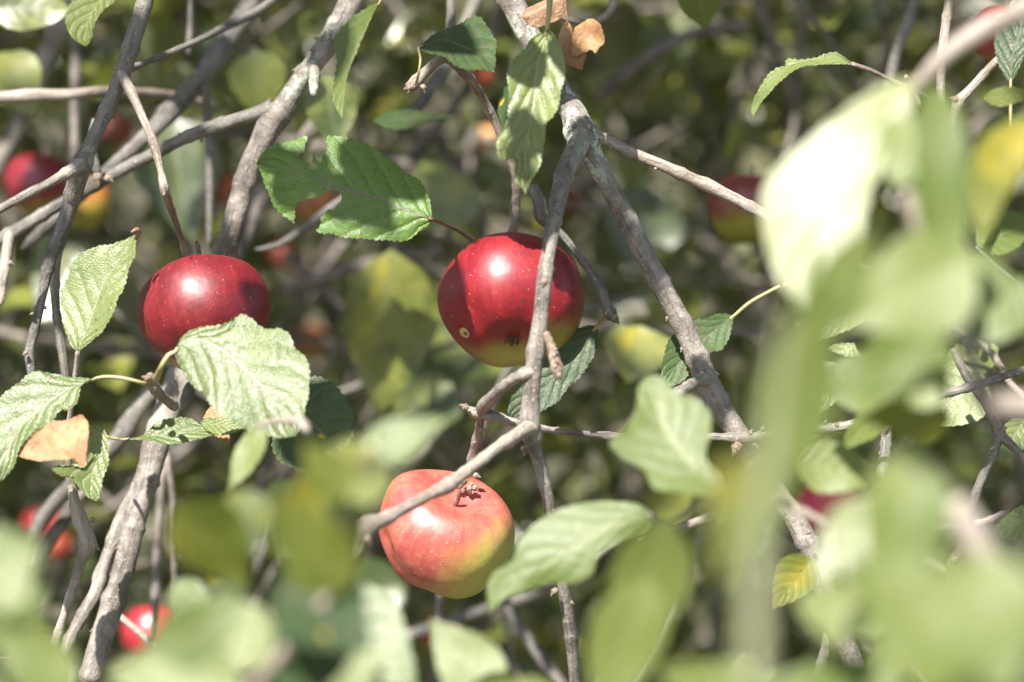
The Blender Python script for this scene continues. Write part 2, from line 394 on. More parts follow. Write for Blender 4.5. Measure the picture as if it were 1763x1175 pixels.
# ---- apples
def basis(zdir):
    zd = np.array(zdir, float); zd /= np.linalg.norm(zd); x = np.cross([0.1, 1, 0], zd); x /= np.linalg.norm(x); y = np.cross(zd, x)
    return np.stack([x, y, zd], 1)
def apple(label, px, py, z, rpx, stem, mat_fn, lumps=(), cal=.11, flat=.86, seed=0, res=(96, 56), stem_len=.5, detail=True, spots=()):
    """stem: direction of the stalk end in the camera frame (right, up, towards camera)."""
    R = rpx * z / FPX; c = P(px, py, z); Bm = basis(CV(*stem))
    root = empty('apple', c, label, 'apple', 'apples hanging in the tree')
    V = []; F = []; NP, NTt = res
    for i in range(NTt + 1):
        t = math.pi * i / NTt
        for j in range(NP):
            ph = 2 * math.pi * j / NP
            h = flat * math.cos(t) - .30 * math.exp(-(t / .36) ** 2) + cal * math.exp(-((math.pi - t) / .26) ** 2)
            r = math.sin(t) ** .76 * (1 + .02 * math.cos(t))
            r *= 1 + .022 * math.cos(5 * ph + seed) * (.35 + .65 * (1 - math.cos(t)) / 2)
            d = np.array([math.sin(t) * math.cos(ph), math.sin(t) * math.sin(ph), math.cos(t)])
            k = 1 + .035 * mnoise.noise(Vector(d * 1.4) + Vector((seed * 3.7, 1, 2)))
            for (lv, amp, wd) in lumps:
                lv = np.asarray(lv); k += amp * math.exp(-np.sum((d - lv) ** 2) / wd ** 2)
            if detail and i in (0, NTt): pass
            h += .018 * math.cos(5 * ph + seed) * math.exp(-((math.pi - t - .55) / .3) ** 2) * -1
            V.append(c + Bm @ (np.array([r * math.cos(ph), r * math.sin(ph), h]) * k * R))
    for i in range(NTt):
        for j in range(NP):
            a = i * NP + j; b = i * NP + (j + 1) % NP; F.append((a, a + NP, b + NP, b))
    W = np.array(V) - CAM; zz = W @ FW; sx = 881.5 + W @ RX / zz * FPX; sy = 587.5 - W @ UP / zz * FPX; fr = zz < (c - CAM) @ FW; loc = []
    for (a, b_) in spots:
        i = np.argmin(np.hypot(sx - a, sy - b_) + 1e6 * ~fr); loc.append(tuple(Bm.T @ (np.array(V[i]) - c) / R))
    sk = mesh_obj('skin', V, F, mat_fn(R, loc), root, base=c)
    # object coordinates run along the apple's own axis
    me = sk.data; co = np.empty(len(me.vertices) * 3); me.vertices.foreach_get('co', co)
    me.vertices.foreach_set('co', (co.reshape(-1, 3) @ Bm).ravel()); sk.rotation_euler = Matrix(Bm.tolist()).to_euler(); me.update()
    if detail:
        for k in range(5):
            a = 2 * math.pi * k / 5 + seed; dv = Bm @ np.array([math.cos(a), math.sin(a), 0]); ax = Bm[:, 2]
            pb = c - ax * R * (flat - cal - .015)
            pts = [list(pb + dv * R * .03) + [R * .028], list(pb + dv * R * .07 - ax * R * .04) + [R * .026], list(pb + dv * R * (.07 + .05 * (k % 2)) - ax * R * .085) + [R * .008]]
            sp_ = tube('sepal', pts, CALYX, sk, step=R * .03, sides=6, rough=.2); sp_.matrix_parent_inverse = Matrix(Bm.T.tolist()).to_4x4()
    ax = Bm[:, 2]
    if stem_len:
        pb = c + ax * R * (flat - .34)
        tube('stem', [list(pb) + [R * .035]] + [list(pb + ax * R * stem_len * .5 + Bm[:, 0] * R * .02) + [R * .03]] + [list(pb + ax * R * stem_len) + [R * .04]], STALK_DARK, root, step=.002, sides=8)
    return root, Bm

def loc_on(px, py, cx, cy, rpx, Bm, flat=1.0):     # unit position on the apple under a photo pixel, in the apple's own axes
    dx = (px - cx) / rpx; dy = -(py - cy) / rpx; dz = math.sqrt(max(.05, flat - dx * dx - dy * dy))
    v = CV(dx, dy, dz); return Bm.T @ v

# ================================================================== setting
def ground():
    V = []; F = []; N = 60
    for i in range(N + 1):
        for j in range(N + 1):
            x = -60 + 120 * i / N; t = j / N; y = -8 + 128 * t ** 1.6
            h = .06 * mnoise.noise(Vector((x * .3, y * .3, 0))) + (max(0, y - 7) * .55 if y < 30 else 12.65)
            V.append((x, y, h))
    for i in range(N):
        for j in range(N):
            a = i * (N + 1) + j; F.append((a, a + N + 1, a + N + 2, a + 1))
    q = NT('orchard_ground'); oc = q.n('TexCoord').outputs['Object']
    c = q.mix(q.ramp(q.noise(oc, 6, 5, .7), .4, .6), (.03, .035, .012), (.12, .10, .07))
    c = q.mix(q.ramp(q.noise(oc, 30, 3, .6), .58, .7), c, (.22, .18, .15))
    q.put(q.p.inputs['Base Color'], c); q.p.inputs['Roughness'].default_value = .9
    q.put(q.p.inputs['Normal'], q.bump(q.noise(oc, 25, 4), .8, .05))
    o = mesh_obj('ground', V, F, q.m, base=(0, 0, 0)); o['kind'] = 'structure'; o['label'] = 'grass and leaf litter ground rising to a bank behind the tree'
ground()

# low leaf prototype (unit length along x, normal +z)
US = [0, .12, .3, .52, .74, .9, 1]
def proto():
    V = []; UV = []; F = []
    for i, u in enumerate(US):
        w_ = .33 * ovate(u) / .75 if 0 < u < 1 else .004
        for v in (-1, -.5, 0, .5, 1):
            V.append((u, v * w_, .10 * abs(v) * w_ / .33 - .18 * u * u + .015 * math.sin(u * 17 + v * 2))); UV.append((u, (v + 1) / 2))
    for i in range(len(US) - 1):
        for j in range(4):
            a = i * 5 + j; F.append((a, a + 5, a + 6, a + 1))
    return np.array(V), np.array(F), np.array(UV)
PV, PF, PU = proto()

def rot_frames(n, rng, up=.5, droop=.5):
    """random frames: x = blade direction, z = blade normal leaning to the sky"""
    x = rng.normal(size=(n, 3)); x[:, 2] -= droop; x /= np.linalg.norm(x, axis=1)[:, None]
    z = rng.normal(size=(n, 3)) * .8; z += np.array([SUN[0] * .8, SUN[1] * .8 , SUN[2]]) * up * 2.4; z -= x * np.sum(x * z, axis=1)[:, None]; z /= np.linalg.norm(z, axis=1)[:, None]
    y = np.cross(z, x); return np.stack([x, y, z], 2)

def leaf_cloud(name, centres, sizes, rng, mat, label, parent=None, up=.5):
    n = len(centres); Rm = rot_frames(n, rng, up)
    V = np.einsum('nij,nvj->nvi', Rm, (PV - [.5, 0, 0])[None] * sizes[:, None, None]) + centres[:, None, :]
    nv = len(PV); F = (PF[None] + (np.arange(n) * nv)[:, None, None]).reshape(-1, 4)
    me = bpy.data.meshes.new(name)
    me.vertices.add(n * nv); me.vertices.foreach_set('co', V.reshape(-1, 3).ravel())
    me.loops.add(len(F) * 4); me.loops.foreach_set('vertex_index', F.ravel().astype(np.int32))
    me.polygons.add(len(F)); me.polygons.foreach_set('loop_start', (np.arange(len(F)) * 4).astype(np.int32))
    me.update(calc_edges=True); me.polygons.foreach_set('use_smooth', np.ones(len(F), bool))
    l = me.uv_layers.new(name='UVMap'); l.data.foreach_set('uv', np.tile(PU, (n, 1))[F.ravel()].ravel())
    at = me.attributes.new('tone', 'FLOAT', 'POINT'); at.data.foreach_set('value', np.repeat(rng.uniform(0, 1, n), nv))
    me.materials.append(mat)
    o = bpy.data.objects.new(name, me); COL.objects.link(o); o['kind'] = 'stuff'; o['label'] = label
    if parent: o.parent = parent
    return o
def cam2w(c): return CAM + c[:, :1] * RX + c[:, 1:2] * UP + c[:, 2:3] * FW

def sun_hit(c, zt):             # where the shadow of camera-frame points falls on the plane at depth zt, in photo pixels
    t = (zt - c[:, 2]) / SUNC[2]
    x = c[:, 0] - SUNC[0] * t; y = c[:, 1] - SUNC[1] * t
    return np.stack([881.5 + x / zt * FPX, 587.5 - y / zt * FPX], 1), t
# places the sun reaches (px, py, radius px, depth)
LIT = [(345, 530, 50, 1.475), (330, 500, 34, 1.46), (300, 565, 55, 1.46), (255, 540, 25, 1.46), (865, 470, 62, 1.46), (830, 540, 60, 1.46), (900, 500, 40, 1.46),
       (770, 880, 130, 1.5), (740, 960, 110, 1.5), (820, 900, 100, 1.5),
       (430, 650, 140, 1.43), (350, 600, 60, 1.43), (90, 740, 120, 1.48), (160, 520, 95, 1.48), (140, 800, 90, 1.48), (320, 745, 90, 1.46),
       (920, 120, 90, 1.46), (905, 290, 50, 1.46), (915, 200, 60, 1.46), (1005, 60, 60, 1.48), (890, 30, 50, 1.5),
       (930, 540, 60, 1.44), (925, 640, 60, 1.44), (915, 720, 60, 1.44), (840, 680, 50, 1.44), (800, 820, 80, 1.4), (650, 900, 60, 1.35), (950, 800, 60, 1.45), (955, 860, 60, 1.46), (980, 1050, 90, 1.47),
       (1190, 590, 55, 1.5), (1150, 275, 60, 1.5), (1250, 330, 70, 1.5), (1380, 940, 80, 1.5), (1460, 1110, 80, 1.5),
       (430, 320, 80, 1.56), (470, 210, 45, 1.56), (240, 880, 90, 1.55), (210, 980, 90, 1.55), (140, 930, 100, 1.5), (100, 1070, 90, 1.5), (265, 260, 30, 1.5), (165, 1000, 60, 1.5),
       (1400, 330, 170, 1.08), (1400, 480, 130, 1.08), (1620, 300, 150, 1.0), (1560, 480, 200, 1.0), (1140, 760, 120, 1.25), (980, 960, 170, 1.3), (1640, 80, 100, 1.15),
       (1360, 115, 80, 1.5), (1630, 60, 60, 1.5), (1480, 950, 160, 1.0), (1560, 1050, 220, 1.0), (650, 1090, 120, 1.15), (800, 1110, 110, 1.2), (350, 1100, 200, 1.0), (1250, 840, 90, 1.2),
       (1450, 740, 90, 1.5), (1640, 690, 90, 1.55), (1430, 800, 80, 1.35), (635, 360, 16, 1.49), (540, 250, 18, 1.49), (570, 390, 22, 1.49), (500, 355, 14, 1.49), (820, 60, 14, 1.48), (0, 400, 60, 1.6), (40, 165, 60, 1.66)]
def clear_of_lit(c, size, extra=0):
    ok = np.ones(len(c), bool)
    for (x, y, r, zt) in LIT:
        h, t = sun_hit(c, zt)
        ok &= ~((np.hypot(h[:, 0] - x, (h[:, 1] - y) / 1.5) < r + size / zt * FPX * .42 + extra) & (t > .05))
    return ok

FARA = [(70, 318, 70), (140, 350, 60), (1290, 360, 85), (268, 1092, 66), (495, 442, 45), (198, 225, 40), (826, 128, 30), (842, 238, 26), (985, 350, 38), (530, 590, 40), (85, 920, 50), (1730, 60, 70), (1425, 880, 60), (1500, 905, 50)]
def covers_apple(p):
    d = np.asarray(p[:3]) - CAM; z = d @ FW; x = 881.5 + d @ RX / z * FPX; y = 587.5 - d @ UP / z * FPX
    return any(math.hypot(x - a, y - b) < c + 30 for a, b, c in FARA)
rng = np.random.RandomState(3)
def clumped(n, lo, hi, k, sd, rng):
    """points gathered in k clumps"""
    c = rng.uniform(lo, hi, size=(k, 3)); p = c[rng.randint(0, k, n)] + rng.normal(size=(n, 3)) * sd
    return p
# far foliage: unpickable mass
c = np.vstack([clumped(32000, (-1.1, -.75, 2.0), (1.1, 1.1, 3.2), 900, .10, rng), clumped(16000, (-1.9, -1.1, 3.1), (1.9, 1.7, 5.8), 520, .16, rng)]); c = c[(c[:, 2] > 1.95)]
w_ = cam2w(c); c = c[[not (z_[2] < 2.6 and covers_apple(q_)) for q_, z_ in zip(w_, c)]]
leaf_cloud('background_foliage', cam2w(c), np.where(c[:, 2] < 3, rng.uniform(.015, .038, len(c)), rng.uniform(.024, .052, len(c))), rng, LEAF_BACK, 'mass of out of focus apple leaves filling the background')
# unseen canopy added to shade the view, with gaps left over sunlit places
c = np.vstack([clumped(2600, (-1.2, .35, .5), (1.2, 1.5, 2.3), 120, .10, rng), clumped(4200, (-1.3, .4, 1.7), (1.3, 1.7, 3.4), 300, .08, rng)])
sz = np.where(c[:, 2] > 1.7, rng.uniform(.03, .055, len(c)), rng.uniform(.05, .08, len(c)))
ok = (c[:, 1] > .105 * np.maximum(c[:, 2], .3) + .10) & clear_of_lit(c, sz)
c = c[ok]; sz = sz[ok]
leaf_cloud('unseen_shade_foliage', cam2w(c), sz, rng, LEAF_BACK, 'unseen leafy canopy of the apple tree, added above the view for its shade')
# unseen single leaves added in the sun's path to shade chosen places
SHADE = [(275, 1070, 55, 1.9), (1290, 350, 80, 1.82), (60, 305, 95, 1.95), (140, 350, 60, 2.0), (1730, 50, 60, 1.6), (1430, 880, 80, 1.72), (985, 350, 30, 2.45), (405, 335, 40, 2.25), (445, 500, 46, 1.475), (425, 455, 30, 1.475), (650, 375, 48, 1.48), (520, 300, 50, 1.48), (590, 345, 44, 1.48), (500, 330, 34, 1.48), (700, 320, 60, 1.49), (640, 300, 50, 1.49), (560, 330, 40, 1.49), (480, 300, 40, 1.49), (780, 90, 60, 1.48), (420, 520, 48, 1.46), (440, 470, 40, 1.46),
         (1005, 520, 34, 1.50), (1000, 580, 30, 1.50), (775, 470, 26, 1.46), (1020, 245, 34, 1.5), (985, 385, 32, 1.46), (948, 440, 32, 1.46), (1060, 350, 45, 1.5), (1120, 450, 50, 1.5), (1235, 690, 45, 1.5),
         (570, 730, 70, 1.53), (1000, 445, 50, 1.52), (220, 100, 60, 1.5), (180, 200, 60, 1.5), (150, 280, 55, 1.5), (560, 80, 55, 1.56), (90, 440, 60, 1.52), (350, 120, 90, 1.68), (300, 230, 60, 1.57), (1050, 90, 50, 1.5)]
cs = []; ss = []
for (x, y, r, zt) in SHADE:
    t = rng.uniform(.34, .60); p = np.array([(x - 881.5) / FPX * zt, -(y - 587.5) / FPX * zt, zt]) + SUNC * t * np.array([1, 1, -1])
    cs.append(p); ss.append(r / FPX * zt)
cs = np.array(cs); ss = np.array(ss)
canopy = empty('added_shade_branch', P(900, -2900, 1.1), 'unseen leafy branch added above the picture to shade chosen places', 'branch')
for i, (p, r) in enumerate(zip(cs, ss)):
    wp = cam2w(p[None])[0]
    if p[1] < .105 * p[2] + r * 1.2: wp = wp  # stays above the frame in any case
    X = np.cross(SUN, [rng.normal(), rng.normal(), rng.normal()]); X /= np.linalg.norm(X); Y = np.cross(SUN, X)
    V = wp + (PV[:, :1] - .5) * X * r * 2.0 + PV[:, 1:2] * Y * r * 2.4 + PV[:, 2:3] * SUN * r * 2
    mesh_obj('leaf', V, [tuple(f) for f in PF.tolist()], LEAF_BACK, canopy, PU, base=wp)
tube('limb', [list(P(2000, -3000, 1.05)) + [.012], list(P(1300, -2900, 1.08)) + [.010], list(P(700, -2850, 1.1)) + [.008], list(P(0, -2900, 1.1)) + [.005]], DARK_BARK, canopy, step=.02)

# background twigs (unpickable) and countable background branches
def twig_path(rng, zlo, zhi, r, length):
    z = rng.uniform(zlo, zhi); s = z / FPX
    p = np.array([rng.uniform(-1100, 1100) * s, rng.uniform(-600, 900) * s, z]); d = rng.normal(size=3) * (1, .9, .5); d[1] -= .5; d /= np.linalg.norm(d)
    pts = []; n = 7
    for i in range(n):
        pts.append(list(cam2w(p[None])[0]) + [r * (1 - .6 * i / (n - 1))]); d = d + rng.normal(size=3) * .22; d[1] -= .06; d /= np.linalg.norm(d); p = p + d * length / n
    return pts
VV = []; FF = []; UU = []; LL = []; off = 0
for i in range(480):
    V, F, U, L = tube_geo(twig_path(rng, 2.05, 4.0, rng.uniform(.0012, .0055), rng.uniform(.2, .6)), step=.05, sides=5, rough=.06, seed=i)
    VV.append(V); FF += [tuple(a + off for a in f) for f in F]; UU += U; LL += L; off += len(V)
o = mesh_obj('background_twigs', np.vstack(VV), FF, BACK_BARK, None, UU, {'lichen': LL}, base=(0, 0, 0)); o['kind'] = 'stuff'; o['label'] = 'tangle of blurred grey twigs behind the apples'

low = bpy.data.meshes.new('leaf'); low.from_pydata(PV.tolist(), [], [tuple(f) for f in PF.tolist()])
low.polygons.foreach_set('use_smooth', [True] * len(low.polygons)); l = low.uv_layers.new(name='UVMap'); vi = np.empty(len(low.loops), int); low.loops.foreach_get('vertex_index', vi)
l.data.foreach_set('uv', PU[vi].ravel()); low.materials.append(LEAF_BACK)
for i in range(14):
    for tries in range(60):
        r = rng.uniform(.002, .005); pts = twig_path(rng, 2.0, 2.8, r, rng.uniform(.3, .6))
        if not any(covers_apple(q) for q in catmull(pts, .03)): break
    root = empty('background_branch', pts[0][:3], 'blurred grey leafy branch far behind the apples', 'branch', 'blurred branches behind the apples')
    tube('limb', pts, BACK_BARK, root, step=.02, sides=7, rough=.06, seed=i)
    C = catmull(pts, .03); Rm = rot_frames(9, rng, .5)
    for k in range(9):
        p = C[rng.randint(3, len(C)), :3]; o = bpy.data.objects.new('leaf', low); COL.objects.link(o); o.parent = root
        s = rng.uniform(.04, .065)
        if covers_apple(p + Rm[k][:, 0] * s * .5): s *= .3
        M = Matrix((Rm[k] * s).tolist()).to_4x4(); M.translation = Vector(p - np.array(pts[0][:3])); o.matrix_local = M

for i in range(22):
    for tries in range(60):
        r = rng.uniform(.0015, .0042); pts = twig_path(rng, 1.72, 2.15, r, rng.uniform(.2, .5))
        if not any(covers_apple(q) for q in catmull(pts, .03)): break
    root = empty('background_twig', pts[0][:3], 'thin blurred grey twig crossing just behind the apples', 'twig', 'thin twigs crossing behind the apples')
    tube('stem', pts, BACK_BARK if i % 2 else DARK_BARK, root, step=.012, sides=7, rough=.09, seed=i, nodes=.03)

# ================================================================== branches in and near focus
def branch(px, py, z, label, group=None): return empty('apple_branch', P(px, py, z), label, 'branch', group)
LICH = lambda a, b, s=1.0: (lambda t: s * max(0, min(1, (t - a) * 30 + 1, (b - t) * 30 + 1)))

# --- central forked branch
A = branch(870, -40, 1.52, 'lichen-spotted grey branch forking above the central red apple')
px_tube('limb', [(850, -60, 1.53, 23), (885, 10, 1.525, 21), (920, 80, 1.52, 19), (955, 140, 1.515, 18), (985, 190, 1.51, 21), (1003, 235, 1.50, 27), (1022, 275, 1.50, 21),
    (1042, 310, 1.50, 17.5), (1075, 370, 1.50, 17.5), (1105, 430, 1.50, 17), (1140, 495, 1.50, 17.5), (1172, 555, 1.50, 18), (1200, 615, 1.50, 19), (1216, 655, 1.50, 21),
    (1240, 700, 1.50, 19), (1275, 755, 1.50, 19), (1320, 825, 1.50, 19), (1372, 900, 1.50, 19), (1402, 965, 1.50, 19), (1430, 1040, 1.50, 18), (1458, 1110, 1.50, 18), (1490, 1200, 1.50, 17)],
    GREY_BARK, A, step=.0022, sides=18, rough=.05, seed=1, lich=LICH(.10, .30), nodes=.023, ends=True)
px_tube('limb', [(1003, 225, 1.50, 20), (990, 262, 1.49, 19), (972, 300, 1.475, 16.5), (960, 350, 1.46, 14.5), (950, 400, 1.45, 13), (942, 450, 1.445, 12.5), (937, 485, 1.44, 13.5), (931, 540, 1.44, 13.5), (925, 590, 1.44, 15.5),
    (918, 640, 1.44, 15), (914, 690, 1.44, 16), (913, 730, 1.44, 18), (922, 775, 1.445, 12), (933, 815, 1.45, 11), (946, 870, 1.455, 10.5), (957, 930, 1.46, 10), (968, 1000, 1.46, 10.5), (978, 1060, 1.465, 11), (986, 1120, 1.47, 10.5), (992, 1200, 1.48, 10)],
    GREY_BARK, A, step=.0020, sides=18, rough=.05, seed=2, lich=LICH(0, .05, .8), nodes=.031)
px_tube('twig', [(915, 735, 1.44, 15), (895, 745, 1.43, 12), (850, 776, 1.415, 10), (800, 815, 1.40, 10), (768, 838, 1.39, 13), (740, 852, 1.385, 10), (700, 874, 1.375, 10), (660, 895, 1.365, 12), (635, 905, 1.36, 17), (618, 925, 1.355, 19), (612, 945, 1.353, 15), (607, 968, 1.35, 8)],
    PINK_BARK, A, step=.002, sides=14, rough=.08, seed=3, nodes=.017)
px_tube('twig', [(922, 640, 1.44, 12), (900, 645, 1.438, 11), (868, 665, 1.45, 9.5), (848, 685, 1.465, 10), (832, 702, 1.48, 11), (828, 722, 1.49, 7.5), (822, 755, 1.50, 8.5), (814, 790, 1.508, 9), (808, 822, 1.512, 9), (810, 842, 1.514, 9)],
    GREY_BARK, A, step=.0018, sides=12, rough=.12, seed=4, nodes=.007)
px_tube('twig', [(802, 700, 1.485, 3), (812, 708, 1.485, 8), (826, 713, 1.485, 9), (850, 717, 1.48, 9), (880, 726, 1.475, 7), (915, 734, 1.47, 6.5), (960, 742, 1.475, 5.5), (1010, 748, 1.48, 5.5), (1050, 752, 1.485, 8), (1068, 752, 1.485, 6),
    (1150, 754, 1.49, 5), (1230, 753, 1.49, 6), (1275, 756, 1.49, 10), (1310, 752, 1.49, 8), (1370, 743, 1.49, 7), (1430, 738, 1.49, 8), (1500, 727, 1.49, 8), (1530, 712, 1.49, 7), (1560, 692, 1.49, 8), (1610, 683, 1.49, 8), (1690, 660, 1.49, 7), (1790, 628, 1.49, 6)],
    GREY_BARK, A, step=.002, sides=12, rough=.13, seed=5, nodes=.009)
px_tube('twig', [(1015, 232, 1.50, 14), (1040, 240, 1.50, 11), (1085, 262, 1.50, 10), (1140, 285, 1.50, 10), (1200, 312, 1.50, 10.5), (1214, 317, 1.50, 12), (1250, 335, 1.50, 10), (1290, 356, 1.50, 10), (1340, 385, 1.50, 10), (1420, 430, 1.50, 9), (1500, 470, 1.50, 8)],
    PINK_BARK, A, step=.002, sides=14, rough=.04, seed=6, nodes=.024)
px_tube('twig', [(1214, 650, 1.495, 12), (1200, 657, 1.485, 9), (1182, 668, 1.47, 8.5), (1165, 682, 1.46, 10), (1158, 690, 1.455, 7)], GREY_BARK, A, step=.0016, sides=12, rough=.15, seed=7, nodes=.006)
px_tube('spur', [(938, 575, 1.44, 7), (947, 592, 1.43, 6.5), (953, 612, 1.425, 8.5), (958, 632, 1.42, 9), (961, 645, 1.42, 7.5), (963, 655, 1.42, 4)], BUD, A, step=.0010, sides=12, rough=.12, seed=8, nodes=.0042)
px_tube('twig', [(916, 318, 1.53, 10), (926, 345, 1.53, 13), (935, 378, 1.53, 10), (965, 402, 1.53, 6), (985, 425, 1.53, 6), (1012, 462, 1.53, 6.5), (1030, 490, 1.53, 9), (1043, 520, 1.53, 8), (1050, 538, 1.53, 11), (1058, 550, 1.53, 10)], DARK_BARK, A, step=.002, sides=12, rough=.13, seed=9, nodes=.012)
px_tube('twig', [(700, 150, 1.49, 5), (716, 140, 1.49, 9), (735, 122, 1.49, 8), (765, 100, 1.49, 8), (800, 125, 1.51, 8.5), (822, 155, 1.53, 8), (845, 195, 1.54, 8), (862, 235, 1.545, 7.5), (880, 280, 1.55, 7), (890, 325, 1.555, 7.5), (887, 360, 1.56, 9), (884, 385, 1.56, 7), (881, 416, 1.565, 10)],
    PINK_BARK, A, step=.002, sides=12, rough=.08, seed=10, nodes=.014)
for (x, y, z, dx, dy, s) in [(937, 482, 1.425, -.2, 1, 15), (714, 145, 1.485, -.6, .8, 18), (708, 150, 1.48, -.9, .3, 13), (727, 148, 1.48, .3, .9, 14), (1056, 545, 1.525, .6, .8, 16), (1047, 536, 1.52, -.5, .5, 10), (609, 962, 1.345, -.2, 1, 20), (632, 925, 1.35, .4, .9, 15),
                         (805, 703, 1.48, -.9, -.4, 14), (890, 740, 1.43, .1, .9, 9), (905, 768, 1.44, -.2, 1, 15), (1272, 765, 1.48, -.5, .9, 22), (1265, 775, 1.485, .2, 1, 14), (1525, 735, 1.48, -.1, 1, 16), (1547, 700, 1.48, .3, .9, 14), (958, 1015, 1.455, -.6, .7, 14), (1395, 915, 1.485, -.8, .4, 10),
                         (810, 832, 1.495, .6, .8, 10), (800, 826, 1.495, -.6, .9, 15), (816, 818, 1.495, .9, .3, 12), (800, 815, 1.495, -.9, .2, 11), (815, 838, 1.495, .9, .9, 12), (795, 835, 1.495, -.9, .5, 12), (836, 700, 1.475, .7, -.2, 8), (818, 762, 1.497, -1, .1, 7), (828, 740, 1.49, 1, .1, 8), (963, 648, 1.418, .7, .7, 9), (953, 610, 1.415, .3, 1, 9), (957, 628, 1.412, -.2, 1, 10), (962, 643, 1.412, .2, 1, 11), (955, 600, 1.42, .6, .8, 7), (808, 838, 1.495, .1, 1, 13), (1210, 643, 1.475, -.6, -.6, 7), (1290, 748, 1.48, .4, -.6, 10), (1440, 735, 1.48, .3, -.8, 9), (1478, 728, 1.48, .2, .9, 8)]:
    px_bud(A, x, y, z, dx, dy, s)

# --- thick branch down the left third
B = branch(620, -40, 1.57, 'thick pale grey branch running down behind the leaf-covered red apple')
px_tube('limb', [(650, -70, 1.57, 22), (607, 0, 1.57, 20), (580, 50, 1.57, 19), (552, 95, 1.57, 18), (520, 135, 1.57, 17), (487, 185, 1.57, 19), (468, 212, 1.57, 22), (448, 250, 1.57, 19), (430, 290, 1.57, 18.5), (412, 350, 1.57, 19), (396, 410, 1.57, 20), (375, 480, 1.58, 21), (345, 560, 1.585, 22), (312, 640, 1.585, 23), (290, 700, 1.58, 23), (268, 770, 1.57, 23),
    (256, 820, 1.565, 21), (243, 865, 1.56, 19), (232, 900, 1.56, 19), (220, 950, 1.555, 19), (208, 1000, 1.55, 19), (193, 1045, 1.55, 20), (175, 1100, 1.545, 20), (150, 1180, 1.54, 20)], GREY_BARK, B, step=.0024, sides=18, rough=.06, seed=21, nodes=.030, lich=LICH(.12, .2, .6))
px_tube('limb', [(470, 185, 1.57, 14), (440, 196, 1.572, 12), (400, 208, 1.575, 11.5), (350, 225, 1.58, 11.5), (310, 242, 1.585, 10.5), (270, 263, 1.59, 11), (220, 288, 1.595, 11), (175, 312, 1.60, 11), (130, 338, 1.60, 11), (90, 360, 1.60, 11), (50, 385, 1.60, 11), (15, 406, 1.60, 12), (-30, 425, 1.6, 10)], DARK_BARK, B, step=.0024, sides=14, rough=.06, seed=22, nodes=.02)
px_tube('twig', [(18, 400, 1.60, 9), (12, 430, 1.59, 8), (7, 465, 1.58, 9), (2, 500, 1.58, 8), (-1, 525, 1.57, 6)], PINK_BARK, B, step=.002, sides=12, rough=.15, seed=23, nodes=.006)
px_tube('twig', [(538, 110, 1.56, 9), (541, 125, 1.55, 9.5), (541, 142, 1.545, 8), (540, 158, 1.54, 6), (540, 168, 1.54, 4)], GREY_BARK, B, step=.0014, sides=12, rough=.1, seed=24, lich=lambda t: .9, nodes=.006)
px_tube('limb', [(252, 805, 1.57, 13), (236, 840, 1.57, 11), (212, 885, 1.57, 11), (192, 940, 1.565, 11), (176, 985, 1.56, 12), (165, 1020, 1.555, 12), (142, 1058, 1.55, 11), (120, 1100, 1.545, 10), (108, 1130, 1.54, 9)], GREY_BARK, B, step=.002, sides=14, rough=.1, seed=25, nodes=.014)
px_tube('spur', [(312, 640, 1.57, 12), (322, 668, 1.555, 13), (318, 695, 1.55, 12), (310, 706, 1.55, 6)], DARK_BARK, B, step=.0014, sides=12, rough=.15, seed=26, nodes=.006)
for (x, y, z, dx, dy, s) in [(541, 88, 1.565, -.9, -.3, 8), (270, 262, 1.58, -.3, .9, 12), (168, 300, 1.59, .1, 1, 20), (182, 306, 1.585, .9, .5, 15), (162, 285, 1.59, -.3, -1, 14), (265, 830, 1.55, .9, .3, 9), (15, 452, 1.575, .9, .3, 10)]: px_bud(B, x, y, z, dx, dy, s)
px_tube('twig', [(163, 205, 1.59, 5), (158, 240, 1.59, 6), (162, 275, 1.59, 7), (170, 302, 1.59, 9)], DARK_BARK, B, step=.002, sides=10, rough=.15, seed=27, nodes=.01)

# --- slim dark branch at the upper left that carries the stalk of the dark red apple
D = branch(255, -30, 1.50, 'slim dark grey branch with a twig down to the dark red apple')
px_tube('limb', [(268, -50, 1.50, 14), (250, 0, 1.50, 14), (238, 40, 1.50, 14), (222, 90, 1.50, 14), (210, 125, 1.50, 15), (195, 165, 1.50, 13), (172, 215, 1.50, 13), (155, 250, 1.50, 13), (141, 285, 1.50, 16), (130, 320, 1.505, 16), (118, 360, 1.51, 13.5), (102, 405, 1.51, 12), (88, 445, 1.51, 11), (76, 490, 1.51, 9), (66, 540, 1.51, 8), (55, 585, 1.51, 8), (50, 608, 1.51, 9), (54, 645, 1.51, 7), (50, 680, 1.51, 5)],
    DARK_BARK, D, step=.0022, sides=14, rough=.08, seed=31, nodes=.021, lich=LICH(.42, .5, .4))
px_tube('limb', [(140, 280, 1.495, 13), (125, 292, 1.49, 11), (92, 312, 1.485, 8.5), (55, 331, 1.48, 8), (20, 350, 1.475, 7.5), (-30, 378, 1.47, 7)], GREY_BARK, D, step=.002, sides=12, rough=.1, seed=32, nodes=.016)
px_tube('twig', [(205, 118, 1.50, 9), (215, 140, 1.495, 9), (228, 165, 1.49, 8.5), (243, 197, 1.485, 7), (256, 225, 1.48, 7.5), (268, 258, 1.478, 8), (278, 300, 1.475, 6), (284, 330, 1.472, 8), (300, 375, 1.50, 5.5), (312, 410, 1.525, 5), (325, 452, 1.54, 6)], PINK_BARK, D, step=.0018, sides=12, rough=.09, seed=33, nodes=.019)
